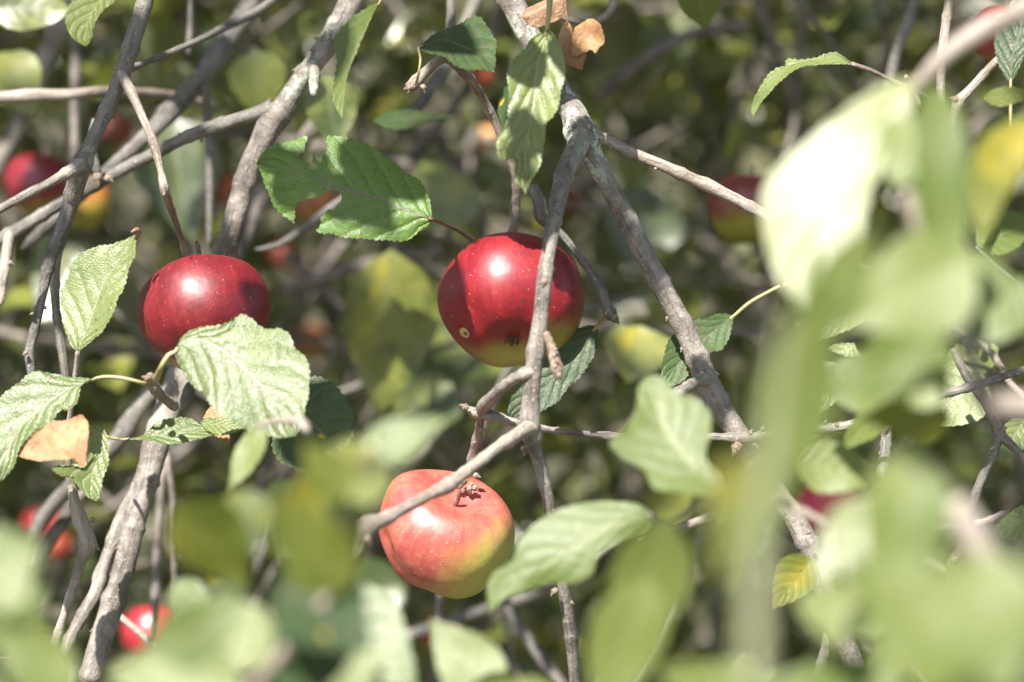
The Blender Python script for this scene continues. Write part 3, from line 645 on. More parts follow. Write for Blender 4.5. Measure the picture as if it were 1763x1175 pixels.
px_tube('limb', [(130, 345, 1.53, 9), (112, 395, 1.535, 9), (98, 440, 1.54, 9), (95, 490, 1.54, 8), (98, 545, 1.54, 7.5), (106, 600, 1.54, 7.5), (113, 650, 1.54, 7), (118, 700, 1.54, 6)], DARK_BARK, D, step=.002, sides=12, rough=.08, seed=34, nodes=.018)
px_tube('twig', [(212, 125, 1.51, 8), (240, 112, 1.53, 6.5), (290, 92, 1.56, 6), (350, 66, 1.59, 6), (392, 45, 1.62, 8), (450, 15, 1.65, 7), (500, -30, 1.66, 7)], DARK_BARK, D, step=.003, sides=10, rough=.08, seed=35)
for (x, y, z, dx, dy, s) in [(46, 606, 1.505, -.7, .7, 9), (205, 120, 1.49, -.6, -.5, 8), (284, 333, 1.465, -.5, .6, 6), (57, 540, 1.505, -.9, .2, 6)]: px_bud(D, x, y, z, dx, dy, s)

# --- lower left shoot with knuckles
S = branch(134, 600, 1.48, 'thin tan shoot with swollen knuckles below the dry tan leaf')
px_tube('twig', [(134, 604, 1.475, 3.2), (130, 640, 1.48, 4), (124, 690, 1.485, 4.5), (118, 740, 1.49, 5), (118, 790, 1.495, 6), (123, 835, 1.50, 8), (130, 870, 1.50, 10), (137, 895, 1.50, 13), (147, 918, 1.50, 14), (152, 938, 1.50, 15), (143, 958, 1.50, 9.5), (130, 1000, 1.50, 8.5), (117, 1040, 1.50, 8), (104, 1080, 1.50, 8), (92, 1115, 1.50, 9), (84, 1135, 1.5, 10), (88, 1190, 1.5, 16)], PINK_BARK, S, step=.002, sides=14, rough=.09, seed=41, nodes=.016)
px_tube('twig', [(-30, 1134, 1.49, 3.5), (20, 1134, 1.495, 3), (60, 1132, 1.498, 4), (80, 1132, 1.5, 6)], STALK_DARK, S, step=.002, sides=8)
px_tube('twig', [(16, 1068, 1.45, 1.5), (40, 1095, 1.47, 2.5), (65, 1120, 1.49, 4), (80, 1132, 1.5, 6)], STALK_DARK, S, step=.002, sides=8)
for (x, y, z, dx, dy, s) in [(156, 895, 1.49, .9, .2, 12), (160, 940, 1.49, .8, .5, 14), (74, 1140, 1.49, -.3, 1, 20), (89, 1130, 1.49, .5, -.6, 12)]: px_bud(S, x, y, z, dx, dy, s)

lr = random.Random(5)
def limb_buds(root, rows, n):
    for _ in range(n):
        i = lr.randrange(len(rows) - 1); t = lr.random(); a, b = rows[i], rows[i + 1]
        x, y, z, r_ = [a[k] + (b[k] - a[k]) * t for k in range(4)]; dx, dy = b[0] - a[0], b[1] - a[1]; L_ = math.hypot(dx, dy); sd = lr.choice((-1, 1))
        nx, ny = -dy / L_ * sd, dx / L_ * sd; px_bud(root, x + nx * r_ * .8, y + ny * r_ * .8, z - .001, nx + dx / L_ * .8, ny + dy / L_ * .8, lr.uniform(6, 10))
limb_buds(A, [(1042, 310, 1.5, 17), (1105, 430, 1.5, 17), (1172, 555, 1.5, 18), (1240, 700, 1.5, 18)], 4)
limb_buds(A, [(1040, 240, 1.5, 11), (1140, 285, 1.5, 10), (1290, 356, 1.5, 10)], 3)
limb_buds(A, [(946, 870, 1.455, 10), (968, 1000, 1.46, 10), (986, 1120, 1.47, 10)], 3)
limb_buds(A, [(1068, 752, 1.485, 6), (1230, 753, 1.49, 6), (1500, 727, 1.49, 8), (1690, 660, 1.49, 7)], 7)
limb_buds(B, [(607, 0, 1.57, 20), (520, 135, 1.57, 17), (430, 290, 1.57, 18), (396, 410, 1.57, 20)], 4)
limb_buds(B, [(243, 865, 1.56, 19), (208, 1000, 1.55, 19), (175, 1100, 1.545, 20)], 3)
limb_buds(B, [(400, 208, 1.575, 11), (270, 263, 1.59, 11), (130, 338, 1.6, 11)], 4)
limb_buds(D, [(250, 0, 1.5, 14), (195, 165, 1.5, 13), (118, 360, 1.51, 13), (66, 540, 1.51, 8)], 6)

# --- the leaf spur in front of the dark red apple
K = branch(262, 660, 1.46, 'short brown leaf spur at the foot of the dark red apple')
px_tube('spur', [(300, 700, 1.52, 8), (278, 682, 1.50, 8), (266, 668, 1.475, 9), (260, 655, 1.46, 9), (258, 645, 1.455, 5)], PINK_BARK, K, step=.0014, sides=12, rough=.12, seed=51, nodes=.005)
for (x, y, z, dx, dy, s) in [(256, 652, 1.45, -.7, -.2, 12), (264, 668, 1.455, -.1, 1, 13)]: px_bud(K, x, y, z, dx, dy, s)

# --- blurred branches farther back
def back_branch(label, rows, mat=DARK_BARK, **k):
    r = branch(rows[0][0], rows[0][1], rows[0][2], label); px_tube('limb', rows, mat, r, step=.006, sides=12, rough=.07, nodes=.03, **k); return r
G = back_branch('soft dark branch slanting down from the top behind the slim one', [(470, -60, 1.70, 20), (430, 10, 1.70, 19), (395, 65, 1.70, 18), (352, 128, 1.69, 18), (305, 180, 1.69, 17), (262, 225, 1.68, 15), (215, 268, 1.68, 13), (165, 315, 1.68, 12), (100, 370, 1.68, 11), (40, 430, 1.69, 10)], seed=61)
px_tube('twig', [(350, 120, 1.69, 9), (354, 160, 1.69, 8), (358, 220, 1.7, 7.5), (361, 290, 1.7, 7), (361, 360, 1.7, 6), (360, 430, 1.7, 6)], DARK_BARK, G, step=.006, sides=10, seed=62)
px_tube('twig', [(328, -30, 1.7, 5), (328, 30, 1.7, 5), (326, 70, 1.7, 6), (325, 98, 1.7, 4)], DARK_BARK, G, step=.006, sides=10, seed=63)
H = back_branch('pale horizontal branch crossing behind the slim dark branch', [(-60, 172, 1.66, 10), (20, 166, 1.66, 10), (70, 164, 1.66, 11), (120, 163, 1.66, 9), (170, 158, 1.67, 9), (220, 160, 1.69, 9), (290, 165, 1.72, 9), (370, 185, 1.76, 8)], PINK_BARK, seed=64)
back_branch('broad blurred branch at the upper left edge', [(150, -40, 1.9, 14), (118, 20, 1.9, 16), (92, 70, 1.9, 17), (70, 120, 1.9, 17), (45, 185, 1.9, 16), (20, 240, 1.9, 15), (-20, 310, 1.9, 14)], GREY_BARK, seed=65)
back_branch('upright blurred twig behind the horizontal branch', [(130, 20, 1.85, 8), (131, 90, 1.85, 9), (128, 170, 1.84, 8), (128, 260, 1.83, 8), (118, 330, 1.83, 8)], BACK_BARK, seed=66)
back_branch('blurred dark branch passing under the torn leaf', [(660, 290, 1.72, 9), (610, 330, 1.71, 8), (560, 365, 1.70, 8), (520, 395, 1.70, 7), (480, 422, 1.70, 6), (440, 430, 1.7, 4)], DARK_BARK, seed=67)
back_branch('blurred branch behind the thick one beside the torn leaf', [(600, 150, 1.8, 14), (540, 220, 1.8, 14), (480, 300, 1.8, 14), (440, 370, 1.8, 14), (400, 450, 1.8, 13), (360, 540, 1.8, 12)], BACK_BARK, seed=68)
back_branch('curving blurred dark branch low on the left', [(270, 660, 1.68, 14), (235, 710, 1.68, 15), (205, 755, 1.68, 16), (160, 800, 1.68, 14), (115, 845, 1.69, 14), (75, 890, 1.70, 13), (50, 940, 1.70, 12)], DARK_BARK, seed=69)
back_branch('blurred branch with a pale sunlit end low on the left', [(200, 770, 1.72, 9), (155, 830, 1.71, 10), (120, 880, 1.71, 12), (85, 930, 1.71, 13), (52, 975, 1.71, 13)], BACK_BARK, seed=70)
back_branch('slanting dark twig left of the hanging leaf', [(830, -20, 1.75, 12), (800, 45, 1.75, 11), (770, 110, 1.74, 10), (735, 165, 1.73, 10), (705, 200, 1.72, 10), (690, 222, 1.72, 8)], DARK_BARK, seed=71)
back_branch('short upright twig above the dark upper leaf', [(778, -40, 1.6, 7), (777, 0, 1.6, 8), (776, 50, 1.6, 8), (768, 100, 1.6, 7)], DARK_BARK, seed=72)
back_branch('blurred pale branch rising behind the fork', [(1290, 40, 1.95, 8), (1200, 55, 1.95, 10), (1130, 90, 1.95, 12), (1060, 140, 1.95, 13), (1030, 170, 1.95, 10)], BACK_BARK, seed=73)
back_branch('dark blurred upright branch right of the folded leaf', [(1580, -40, 1.72, 11), (1570, 20, 1.72, 11), (1548, 75, 1.72, 10), (1536, 120, 1.72, 10), (1530, 170, 1.72, 9)], DARK_BARK, seed=74)
back_branch('low dark branch under the pale red apple', [(1060, 930, 1.9, 6), (950, 1010, 1.9, 8), (850, 1045, 1.9, 9), (760, 1075, 1.9, 10), (650, 1110, 1.9, 11), (560, 1130, 1.9, 11)], DARK_BARK, seed=75)
back_branch('grey blurred branch between the two dark red apples', [(760, 430, 2.0, 9), (680, 445, 2.0, 10), (600, 465, 2.0, 11), (540, 485, 2.0, 12), (480, 505, 2.0, 12)], BACK_BARK, seed=76)
back_branch('blurred upright twigs left of the pale red apple', [(280, 800, 1.75, 7), (275, 880, 1.75, 7), (270, 960, 1.75, 7), (268, 1040, 1.75, 7), (268, 1100, 1.75, 6)], BACK_BARK, seed=77)
back_branch('thin blurred twig crossing the low distant apple', [(205, 1060, 1.62, 5), (235, 1085, 1.62, 6), (262, 1108, 1.62, 8), (275, 1118, 1.62, 6)], PINK_BARK, seed=78)
back_branch('thin upright twig passing in front of the low distant apple', [(285, 780, 1.66, 6), (298, 860, 1.66, 6), (300, 960, 1.66, 6), (303, 1040, 1.66, 6), (312, 1110, 1.66, 6)], BACK_BARK, seed=79)

# --- right-hand side twigs
R1 = branch(1635, -30, 1.52, 'straight pale twig dropping from the top right behind the foreground leaves')
px_tube('twig', [(1640, -40, 1.52, 9), (1632, 20, 1.52, 8.5), (1624, 80, 1.52, 8), (1620, 130, 1.52, 8), (1620, 200, 1.52, 7), (1620, 300, 1.52, 7)], PINK_BARK, R1, step=.002, sides=12, seed=81, nodes=.02)
R2 = branch(1730, 90, 1.50, 'knuckled pale twig slanting in at the upper right')
px_tube('twig', [(1790, 55, 1.50, 8), (1720, 102, 1.50, 7), (1690, 132, 1.50, 7), (1665, 160, 1.50, 8), (1650, 175, 1.50, 10), (1640, 205, 1.50, 7), (1632, 240, 1.50, 8), (1628, 275, 1.5, 5)], PINK_BARK, R2, step=.002, sides=12, seed=82, nodes=.012, rough=.1)
for (x, y, z, dx, dy, s) in [(1648, 172, 1.49, -.8, -.2, 13), (1632, 245, 1.49, -.4, 1, 20), (1622, 262, 1.49, .2, 1, 14)]: px_bud(R2, x, y, z, dx, dy, s)
R3 = branch(1650, 620, 1.52, 'thin twig zigzagging down the right edge')
px_tube('twig', [(1640, 600, 1.52, 6), (1665, 650, 1.52, 7), (1695, 690, 1.52, 7.5), (1712, 722, 1.52, 9), (1722, 748, 1.52, 9), (1750, 775, 1.52, 7), (1800, 830, 1.52, 7)], GREY_BARK, R3, step=.002, sides=12, seed=83, nodes=.013, rough=.1)
px_tube('twig', [(1722, 745, 1.52, 8), (1712, 780, 1.52, 7), (1695, 815, 1.52, 7.5), (1680, 850, 1.52, 7), (1672, 885, 1.52, 6), (1662, 930, 1.52, 7), (1645, 965, 1.52, 8)], DARK_BARK, R3, step=.002, sides=12, seed=84, nodes=.012, rough=.1)
for (x, y, z, dx, dy, s) in [(1645, 960, 1.51, -.3, 1, 16), (1664, 920, 1.51, .5, .5, 12), (1724, 742, 1.51, .7, -.5, 11), (1712, 770, 1.51, -.6, .4, 9)]: px_bud(R3, x, y, z, dx, dy, s)
R4 = branch(1525, 745, 1.52, 'short dark twig ending in a knobbly bud on the right')
px_tube('twig', [(1528, 700, 1.54, 6), (1526, 750, 1.52, 8), (1522, 790, 1.51, 8), (1519, 815, 1.5, 9), (1517, 830, 1.5, 6)], DARK_BARK, R4, step=.0016, sides=12, seed=85, nodes=.006, rough=.15)
px_bud(R4, 1518, 820, 1.49, -.1, 1, 18)
R5 = branch(1420, 745, 1.50, 'fine pale twig hanging from the horizontal twig')
px_tube('twig', [(1418, 742, 1.495, 6), (1435, 770, 1.5, 5), (1455, 792, 1.5, 5), (1480, 820, 1.5, 4)], PINK_BARK, R5, step=.002, sides=10, seed=86)
R6 = branch(1425, 1070, 1.52, 'dark knobbly twig beside the thick branch at the bottom')
px_tube('twig', [(1432, 1060, 1.53, 6), (1425, 1090, 1.52, 8), (1420, 1120, 1.52, 8), (1412, 1150, 1.52, 9), (1410, 1190, 1.52, 8)], DARK_BARK, R6, step=.0016, sides=12, seed=87, nodes=.006, rough=.14)
R7 = branch(1140, 915, 1.60, 'pair of soft grey twigs right of the foreground leaf')
px_tube('twig', [(1100, 935, 1.60, 5), (1145, 915, 1.60, 6), (1185, 903, 1.60, 7), (1240, 885, 1.60, 6), (1300, 865, 1.6, 6)], PINK_BARK, R7, step=.002, sides=10, seed=88, nodes=.01, rough=.12)
px_tube('twig', [(1170, 918, 1.61, 6), (1200, 902, 1.61, 5), (1215, 893, 1.61, 5)], GREY_BARK, R7, step=.002, sides=10, seed=89, nodes=.01, rough=.12)
R8 = branch(1690, 430, 1.52, 'fine dark twig at the right edge between pale leaves')
px_tube('twig', [(1680, 425, 1.53, 3), (1710, 455, 1.53, 4), (1740, 480, 1.53, 4), (1800, 530, 1.53, 5)], DARK_BARK, R8, step=.002, sides=10, seed=90)
px_tube('twig', [(1575, 470, 1.54, 6), (1570, 510, 1.54, 7), (1566, 560, 1.54, 6)], PINK_BARK, R8, step=.002, sides=10, seed=91)
R9 = branch(1580, 905, 1.55, 'pale dry twig reaching in on the right below the dark twig')
px_tube('twig', [(1580, 912, 1.55, 6), (1600, 910, 1.55, 7), (1640, 905, 1.55, 6), (1690, 900, 1.55, 6), (1740, 880, 1.55, 5)], PINK_BARK, R9, step=.002, sides=10, seed=92, nodes=.008, rough=.12)

# ================================================================== leaves in focus
T4 = lambda pts, ox, oy, s: [(ox + x / s, oy + y / s) for x, y in pts]
h1 = T4([(545, 60), (530, 160), (520, 230), (515, 300), (455, 310), (465, 365), (505, 368), (545, 405), (535, 450), (590, 455), (618, 405), (575, 390), (580, 300), (595, 298), (598, 350), (640, 395), (670, 320), (705, 250), (692, 190), (695, 60)], 420, 200, 4.894)
h2 = T4([(380, 960), (430, 835), (428, 760), (455, 705), (520, 690), (610, 678), (690, 640), (755, 614), (800, 622), (822, 660), (820, 700), (790, 745), (755, 785), (712, 770), (690, 800), (640, 835), (655, 880), (600, 945), (560, 1100)], 420, 200, 4.894)
leaf(A, [(745, 379), (694, 359), (645, 341), (583, 322), (522, 298), (477, 285), (442, 283)],
     [(743, 360), (739, 343), (726, 310), (696, 288), (665, 263), (634, 244), (604, 234), (563, 229), (532, 228), (502, 236), (471, 246), (451, 263)],
     [(738, 388), (726, 394), (696, 411), (655, 410), (604, 406), (547, 394), (520, 385), (489, 367), (467, 343), (453, 308)],
     1.475, (.05, .30, .95), LEAF_SPOT, NU=130, NV=34, fold=-.22, holes=(h1, h2), serr=4, pitch=10, label='large spotted leaf torn and eaten through in two places', stalk=[(762, 385, 1.52), (786, 396, 1.565), (820, 418, 1.60)], stalk_mat=STALK_DARK, stalk_r=3, seed=1, quilt=.006)
leaf(A, [(720, 83), (760, 68), (791, 78), (822, 92), (839, 100), (851, 124)], [(735, 68), (750, 58), (784, 49), (800, 42), (822, 37), (839, 54), (852, 71), (854, 95)], [(728, 92), (740, 100), (764, 105), (784, 119), (800, 126), (818, 128), (835, 126)],
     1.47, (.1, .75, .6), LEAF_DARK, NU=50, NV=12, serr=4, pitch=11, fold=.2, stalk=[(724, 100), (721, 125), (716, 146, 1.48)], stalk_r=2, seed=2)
leaf(A, [(941, 53), (934, 85), (927, 102), (922, 135), (920, 163), (914, 211), (903, 259), (905, 300), (905, 338)],
     [(930, 58), (920, 65), (908, 80), (897, 99), (884, 112), (876, 129), (875, 148), (878, 170), (873, 211), (866, 232), (857, 249), (857, 268), (862, 284), (874, 282), (884, 276), (889, 284), (886, 300), (888, 318), (897, 324)],
     [(948, 56), (955, 65), (968, 92), (974, 126), (972, 142), (966, 160), (961, 194), (950, 210), (941, 221), (940, 240), (937, 259), (932, 286), (922, 302), (914, 313)],
     1.455, (-.08, .42, .90), LEAF_FRESH, NU=90, NV=16, serr=3, pitch=9, fold=.28, quilt=.012, label='long dappled leaf hanging tip down from the top', stalk=[(945, 25), (948, -20)], stalk_r=4.5, seed=3)
leaf2(A, (880, 145), (868, 232), 14, 16, 1.47, (-.8, .3, .5), mat=LEAF_DARK, serr=2, seed=4)
# dry leaves at the top
leaf(A, [(977, 34), (975, 60), (982, 90), (1003, 122)], [(966, 50), (961, 65), (963, 82), (968, 99), (980, 112)], [(986, 50), (995, 75), (1011, 92), (1008, 108)], 1.465, (-.3, .3, .9), DRY, fold=.25, serr=2, wave=.06, NU=34, NV=8, stalk=[(974, 15), (970, -30)], stalk_r=2.5, stalk_mat=DRY_DARK, label='tan dried leaf curled beside the hanging green leaf', seed=5)
leaf(A, [(985, 60), (1000, 55), (1018, 60), (1032, 84)], [(992, 42), (1005, 33), (1023, 22), (1038, 31), (1042, 55), (1040, 75)], [(990, 82), (1003, 84), (1018, 84), (1026, 90)], 1.455, (.2, .5, .85), DRY, fold=-.6, serr=2, wave=.1, droop=-.1, NU=34, NV=8, label='tan dried leaf lobe rolled at its edge', seed=6)
leaf(A, [(975, -8), (945, 5), (920, 20), (898, 30)], [(965, -16), (930, -8), (905, 8)], [(975, 10), (950, 28), (925, 38), (908, 36)], 1.48, (-.1, .5, .85), DRY_DARK, fold=-.9, serr=1, wave=.05, NU=30, NV=8, label='brown dried leaf rolled into a tube at the top', seed=7)
px_tube('twig', [(1060, -20, 1.56, 8), (1050, 20, 1.55, 7), (1020, 38, 1.54, 6), (985, 36, 1.53, 6), (950, 20, 1.53, 6)], PINK_BARK, A, step=.003, sides=10, seed=93)

leaf(S, [(134, 606), (148, 570), (160, 540), (170, 510), (180, 484), (198, 458), (214, 436), (228, 415), (236, 402)], [(125, 597), (119, 581), (112, 560), (109, 543), (107, 525), (107, 509), (110, 494), (119, 482), (126, 464), (138, 448), (163, 428), (191, 421), (214, 412)], [(148, 596), (163, 584), (180, 570), (191, 557), (200, 540), (206, 523), (213, 505), (218, 489), (221, 465), (229, 452), (235, 441), (236, 420)],
     1.475, (-.30, .25, .9), LEAF_FRESH, NU=70, NV=14, serr=3.5, pitch=10, fold=.18, quilt=.005, label='upright fresh green leaf left of the dark red apple', seed=8)
px_tube('leaf_tip', [(232, 412, 1.475, 3), (238, 402, 1.474, 4), (236, 396, 1.473, 4), (226, 400, 1.47, 2)], DRY_DARK, S, step=.001, sides=8, rough=.3)
leaf(K, [(302, 606), (312, 590), (330, 584), (350, 585), (382, 602), (411, 625), (446, 660), (470, 690), (489, 715), (506, 748)],
     [(302, 616), (308, 628), (318, 642), (329, 658), (344, 669), (352, 680), (358, 690), (370, 706), (380, 716), (394, 721), (406, 730), (420, 732), (440, 742), (460, 744), (485, 750)],
     [(306, 588), (321, 573), (340, 565), (359, 562), (394, 556), (408, 546), (420, 541), (432, 547), (440, 553), (452, 562), (465, 559), (480, 557), (490, 563), (497, 572), (502, 585), (509, 594), (520, 605), (527, 617), (531, 632), (532, 646), (531, 675), (527, 690), (524, 703), (518, 727)],
     1.43, (-.12, .42, .9), LEAF_FRESH, NU=110, NV=24, serr=4.0, pitch=10, fold=-.10, droop=.05, quilt=.0045, wave=.05, label='broad glossy serrated leaf lying over the dark red apple', stalk=[(290, 612), (278, 632), (268, 655, 1.45)], stalk_r=4.5, seed=9)
leaf(K, [(167, 651), (146, 660), (119, 669), (92, 686), (68, 703), (34, 737), (14, 775), (-4, 826)], [(156, 650), (146, 649), (125, 650), (102, 649), (80, 645), (61, 647), (34, 663), (18, 672), (3, 683), (-20, 700), (-24, 760)], [(157, 655), (143, 666), (138, 682), (133, 697), (118, 706), (99, 707), (93, 720), (85, 731), (70, 738), (58, 748), (44, 762), (34, 772), (22, 800)],
     1.455, (-.10, .50, .85), LEAF_FRESH, NU=80, NV=16, serr=3.5, pitch=11, fold=.12, droop=.04, quilt=.005, wave=.05, label='broad pale green leaf spreading over the dry tan leaf', stalk=[(185, 649), (215, 652), (240, 658), (254, 663, 1.46)], stalk_r=3.2, seed=10)
leaf(S, [(148, 722), (125, 745), (95, 765), (60, 778), (31, 786)], [(140, 716), (123, 724), (105, 727), (89, 727), (70, 742), (48, 764)], [(153, 735), (151, 765), (148, 806), (140, 808), (130, 796), (118, 796), (95, 794), (68, 794), (45, 790)], 1.432, (0, .5, .85), DRY, fold=.15, serr=2, pitch=9, wave=.05, NU=60, NV=12, label='dry tan leaf folded among green leaves', seed=11)
leaf(S, [(158, 733), (172, 752), (174, 780), (160, 810), (158, 835), (167, 867)], [(150, 740), (152, 765), (150, 795), (142, 808), (120, 805), (88, 808), (100, 820), (122, 828), (138, 842), (150, 856)], [(168, 734), (180, 740), (187, 765), (188, 785), (186, 805), (178, 825), (174, 845)], 1.47, (.15, .25, .95), LEAF_FRESH, NU=70, NV=14, serr=3, pitch=9, fold=.25, label='bright green leaf hooked down to a brown tip beside the dry one', seed=12)
leaf(B, [(212, 757), (245, 752), (280, 750), (320, 746), (350, 742), (395, 746)], [(228, 755), (245, 749), (269, 732), (282, 727), (296, 724), (327, 722), (345, 730), (361, 735)], [(224, 758), (238, 760), (272, 765), (296, 765), (327, 762), (350, 757), (378, 750)], 1.47, (0, .65, .75), LEAF_FRESH, NU=50, NV=9, serr=2.5, pitch=9, fold=.15, label='narrow pointed green leaf under the broad glossy one', stalk=[(200, 756, 1.49), (180, 752, 1.53)], stalk_r=2.4, seed=13)
leaf2(B, (345, 728), (428, 740), 14, 10, 1.475, (0, .7, .7), mat=LEAF_FRESH, serr=2, seed=14)
leaf2(B, (362, 700), (395, 765), 18, 14, 1.49, (-.3, .2, .9), mat=DRY, serr=2, seed=15)
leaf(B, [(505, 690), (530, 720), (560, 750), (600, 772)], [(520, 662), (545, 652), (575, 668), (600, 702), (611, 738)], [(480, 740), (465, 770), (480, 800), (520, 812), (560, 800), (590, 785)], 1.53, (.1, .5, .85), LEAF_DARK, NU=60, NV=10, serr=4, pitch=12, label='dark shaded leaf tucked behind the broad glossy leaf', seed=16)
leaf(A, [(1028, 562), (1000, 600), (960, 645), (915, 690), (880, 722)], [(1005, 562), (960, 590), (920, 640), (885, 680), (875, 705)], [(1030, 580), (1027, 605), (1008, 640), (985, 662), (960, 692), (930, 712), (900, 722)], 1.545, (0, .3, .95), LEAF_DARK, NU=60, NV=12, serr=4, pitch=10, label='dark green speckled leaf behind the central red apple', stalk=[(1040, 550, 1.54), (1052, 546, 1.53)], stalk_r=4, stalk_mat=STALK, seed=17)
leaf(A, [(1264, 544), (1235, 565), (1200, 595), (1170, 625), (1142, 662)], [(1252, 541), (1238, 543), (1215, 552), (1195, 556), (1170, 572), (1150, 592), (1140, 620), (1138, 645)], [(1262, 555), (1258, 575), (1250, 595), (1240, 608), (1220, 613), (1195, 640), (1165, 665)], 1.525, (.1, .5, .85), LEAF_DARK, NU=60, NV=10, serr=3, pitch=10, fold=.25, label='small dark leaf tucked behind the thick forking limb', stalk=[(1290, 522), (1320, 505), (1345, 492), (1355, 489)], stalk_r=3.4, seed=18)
px_bud(A, 1350, 491, 1.52, 1, -.1, 13)
U1 = branch(1560, 150, 1.50, 'thin stalk carrying a folded bright leaf at the upper right')
leaf(U1, [(1470, 112), (1440, 100), (1400, 103), (1360, 113), (1335, 135), (1310, 165), (1298, 204)], [(1455, 101), (1440, 93), (1420, 94), (1400, 98), (1380, 101), (1356, 102), (1350, 115), (1335, 122), (1310, 150), (1296, 175), (1294, 192)], [(1452, 112), (1430, 112), (1405, 117), (1382, 122), (1345, 143), (1325, 160), (1310, 180)], 1.49, (-.3, .75, .55), LEAF_FRESH, NU=70, NV=9, serr=3, pitch=10, fold=.3, seed=19, label='folded bright green leaf arching to a brown tip')
px_tube('twig', [(1466, 110, 1.49, 3.5), (1500, 122, 1.495, 4), (1530, 137, 1.5, 4), (1560, 150, 1.5, 5), (1580, 160, 1.5, 6), (1600, 175, 1.51, 7)], PINK_BARK, U1, step=.002, sides=10, seed=94)
px_tube('twig', [(1560, 132, 1.49, 4), (1566, 145, 1.5, 5), (1578, 165, 1.5, 4), (1585, 185, 1.5, 3)], PINK_BARK, U1, step=.002, sides=10, seed=95)
leaf(R2, [(1740, 145), (1742, 110), (1748, 80), (1760, 40), (1775, -10)], [(1728, 130), (1718, 110), (1712, 80), (1714, 55), (1728, 25), (1745, 0)], [(1752, 125), (1768, 95), (1790, 60), (1800, 20)], 1.47, (-.2, .4, .9), LEAF_DARK, serr=3, label='dark glossy leaf hanging by the knuckled twig', stalk=[(1740, 180), (1740, 215), (1742, 240)], stalk_r=3, seed=20)
leaf(B, [(655, 2), (635, 40), (610, 90), (595, 150), (588, 203)], [(640, 10), (620, 30), (600, 55), (587, 80), (584, 110), (582, 140), (580, 175)], [(648, 20), (635, 50), (618, 75), (612, 95), (602, 130), (598, 180)], 1.535, (-.9, .3, .4), LEAF_FRESH, serr=3, fold=.5, label='narrow yellow-green leaf seen edge-on near the top', stalk=[(665, -20)], seed=21)
leaf(D, [(190, -25), (165, 10), (150, 45), (150, 80)], [(150, -20), (122, 5), (113, 35), (122, 62), (138, 76)], [(198, 0), (180, 18), (165, 40), (158, 65)], 1.56, (0, .3, .9), LEAF_YELLOW, serr=2, label='yellow-green leaf drooping at the top near the slim branch', seed=22)

# leaves on the right behind the foreground ones
Q = branch(1700, 560, 1.58, 'leafy twig behind the foreground shoot on the right')
px_tube('twig', [(1640, 560, 1.58, 5), (1700, 600, 1.58, 6), (1740, 660, 1.58, 7), (1800, 720, 1.58, 7)], PINK_BARK, Q, step=.003, sides=10, seed=96)
for (b, t, wa, wb, z, n, m) in [((1690, 640), (1590, 735), 45, 50, 1.56, (-.1, .5, .85), LEAF_FRESH), ((1720, 600), (1600, 640), 26, 30, 1.6, (0, .6, .8), LEAF_FORE), ((1763, 720), (1720, 800), 20, 24, 1.55, (.2, .4, .9), LEAF_FRESH), ((1800, 880), (1700, 925), 20, 24, 1.52, (0, .5, .8), LEAF_FRESH),
                               ((1640, 950), (1660, 1060), 16, 20, 1.55, (.1, .4, .9), LEAF_FRESH), ((1500, 500), (1395, 590), 24, 26, 1.57, (-.2, .5, .9), LEAF_FRESH), ((1470, 590), (1400, 720), 30, 30, 1.55, (-.2, .5, .9), LEAF_FRESH), ((1400, 960), (1330, 1050), 34, 26, 1.42, (.2, .2, .9), LEAF_YELLOW),
                               ((1700, 260), (1763, 200), 40, 30, 1.8, (.1, .3, .9), LEAF_BACK), ((1680, 420), (1790, 380), 30, 34, 1.6, (0, .6, .8), LEAF_FORE), ((1690, 170), (1800, 160), 14, 12, 1.4, (0, .6, .8), LEAF_YELLOW), ((1540, 690), (1440, 780), 22, 22, 1.35, (.3, .3, .8), LEAF_FORE)]:
    leaf2(Q, b, t, wa, wb, z, n, mat=m, serr=2, seed=int(b[0]))
# leaves of the middle distance
W = branch(700, 430, 1.9, 'blurred olive leaves on a twig behind the torn leaf')
px_tube('twig', [(700, 330, 1.9, 6), (680, 420, 1.9, 6), (690, 520, 1.9, 5), (680, 600, 1.9, 5)], DARK_BARK, W, step=.01, sides=8)
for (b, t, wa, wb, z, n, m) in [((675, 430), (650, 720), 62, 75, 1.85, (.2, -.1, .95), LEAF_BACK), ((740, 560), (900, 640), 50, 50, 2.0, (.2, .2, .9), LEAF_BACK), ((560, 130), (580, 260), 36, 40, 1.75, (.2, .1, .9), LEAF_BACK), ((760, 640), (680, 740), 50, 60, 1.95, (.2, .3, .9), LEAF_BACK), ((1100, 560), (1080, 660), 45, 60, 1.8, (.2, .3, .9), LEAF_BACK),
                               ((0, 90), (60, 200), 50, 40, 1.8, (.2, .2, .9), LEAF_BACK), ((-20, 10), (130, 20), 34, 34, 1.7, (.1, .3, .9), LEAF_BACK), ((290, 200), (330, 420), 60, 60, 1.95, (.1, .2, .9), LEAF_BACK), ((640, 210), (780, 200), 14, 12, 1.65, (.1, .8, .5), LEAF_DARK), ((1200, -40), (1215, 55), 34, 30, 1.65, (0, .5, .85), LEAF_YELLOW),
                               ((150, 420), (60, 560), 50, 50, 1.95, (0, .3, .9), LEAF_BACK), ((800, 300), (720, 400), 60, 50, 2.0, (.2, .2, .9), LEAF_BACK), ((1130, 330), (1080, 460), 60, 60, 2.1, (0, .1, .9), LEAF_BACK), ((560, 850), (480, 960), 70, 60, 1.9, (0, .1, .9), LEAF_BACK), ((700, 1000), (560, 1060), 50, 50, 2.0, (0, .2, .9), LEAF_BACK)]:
    leaf2(W, b, t, wa, wb, z, n, mat=m, serr=2, seed=int(b[0]), NU=20, NV=4)

